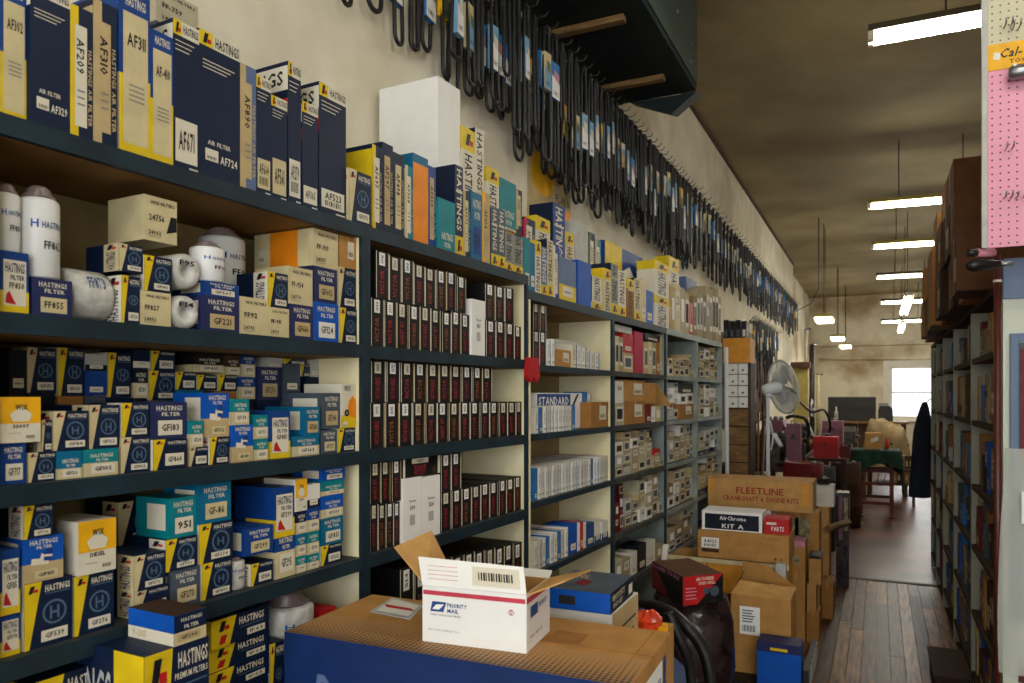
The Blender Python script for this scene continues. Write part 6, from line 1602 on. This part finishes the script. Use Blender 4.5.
# black handled tools on the cabinet head
P = onY(966, 268, 3.24); Q = onY(994, 264, 3.24); b = MB(); b.tube([(P.x, 3.20, P.z), (P.x + .02, 3.205, P.z + .002), (Q.x - .04, 3.24, Q.z), (Q.x + .02, 3.25, Q.z)], [.012, .022, .022, .014], 'rubber', 10); b.tube([(Q.x + .02, 3.25, Q.z), (Q.x + .06, 3.262, Q.z)], .008, 'steel', 8); tag(b.build('pry_tool'), 'black rounded handle sticking out left of the pegboard foot', 'tool')
P = onY(967, 254, 3.26); Q = onY(985, 252, 3.26); b = MB(); b.tube([(P.x, 3.24, P.z), (P.x + .03, 3.25, P.z)], .014, 'rubber', 10); b.tube([(P.x + .03, 3.25, P.z), (Q.x + .03, 3.29, Q.z)], .016, 'pink', 10); tag(b.build('torch_tool'), 'pale pink cylinder with black end above the black handle', 'tool')
# wooden step box on the floor and dark coat at the far end
a, c = onZ(929, 640, .16), onZ(962, 676, .16)
r = empty('step_box', (.352, 4.78, .0008)); tag(r, 'dark wooden step box on the plank floor against right shelving', 'box')
b = MB(); b.box(-.09, .09, -.26, .26, .13, .15, 'umber'); b.build('lid_board', r)
for sx in (-1, 1): b = MB(); b.box(sx * .07 - .01, sx * .07 + .01, -.24, .24, 0, .1295, 'umber'); b.build('side_board', r)
for sy in (-1, 1): b = MB(); b.box(-.0595, .0595, sy * .23 - .01, sy * .23 + .01, 0, .1295, 'umber'); b.build('end_board', r)
Yk = 8.12; b = MB(); vs = []; nu, nv = 14, 16; ca = onY(921, 450, Yk); zt, zb = onY(926, 402, Yk).z, onY(920, 498, Yk).z; cx_ = onY(925, 450, 8.2).x
for j in range(nv + 1):
    v = j / nv; z = zt + (zb - zt) * v; rx = .02 + .058 * min(1, v * 3.2) ** .7 + .02 * v; ry = .03 + .07 * min(1, v * 4) + .03 * v
    for i_ in range(nu): a_ = 2 * math.pi * i_ / nu; k_ = 1 + .08 * math.sin(5 * a_ + 2 * v) * v; vs.append((cx_ - .05 * v + rx * k_ * math.cos(a_), Yk + .12 + ry * k_ * math.sin(a_), z))
b.grid(vs, [(j * nu + i_, j * nu + (i_ + 1) % nu, (j + 1) * nu + (i_ + 1) % nu, (j + 1) * nu + i_) for j in range(nv) for i_ in range(nu)] + [tuple(range(nu))], 'coat_cloth', True)
cr = b.build('hanging_coat'); tag(cr, 'dark coat hanging at the far end of the right shelving', 'coat')
b = MB()
b.tube([(cx_ + .10, Yk + .10, zt - .18), (cx_ + .13, Yk + .08, zt - .5), (cx_ + .10, Yk + .06, zt - .75)], [.05, .05, .04], 'coat_cloth', 8); b.build('sleeve', cr)
b = MB(); b.tube([(cx_ + .04, RY[-1] - .01, zt + .03), (cx_ + .04, Yk + .12, zt + .02), (cx_, Yk + .12, zt - .02)], .006, 'steel', 6); b.build('hanger_hook', cr)
# red caution flag hanging at the second unit's upright
P = sw(2.53, -.012, 0); z1 = sh(530, 358)[1]; z0 = sh(530, 382)[1]
b = MB(); X = lambda s_, q_, z_: sw(s_, q_, z_)
b.prism([X(2.478, -.004, z1), X(2.555, -.004, z1), X(2.568, -.004, z0 + .02), X(2.54, -.004, z0), X(2.515, -.004, z0 + .02), X(2.49, -.004, z0), X(2.466, -.004, z0 + .02)], (NX * .018, NY * .018, 0), 'red'); tag(b.build('red_tag'), 'red plastic holder hung on the upright between second and third units', 'holder')
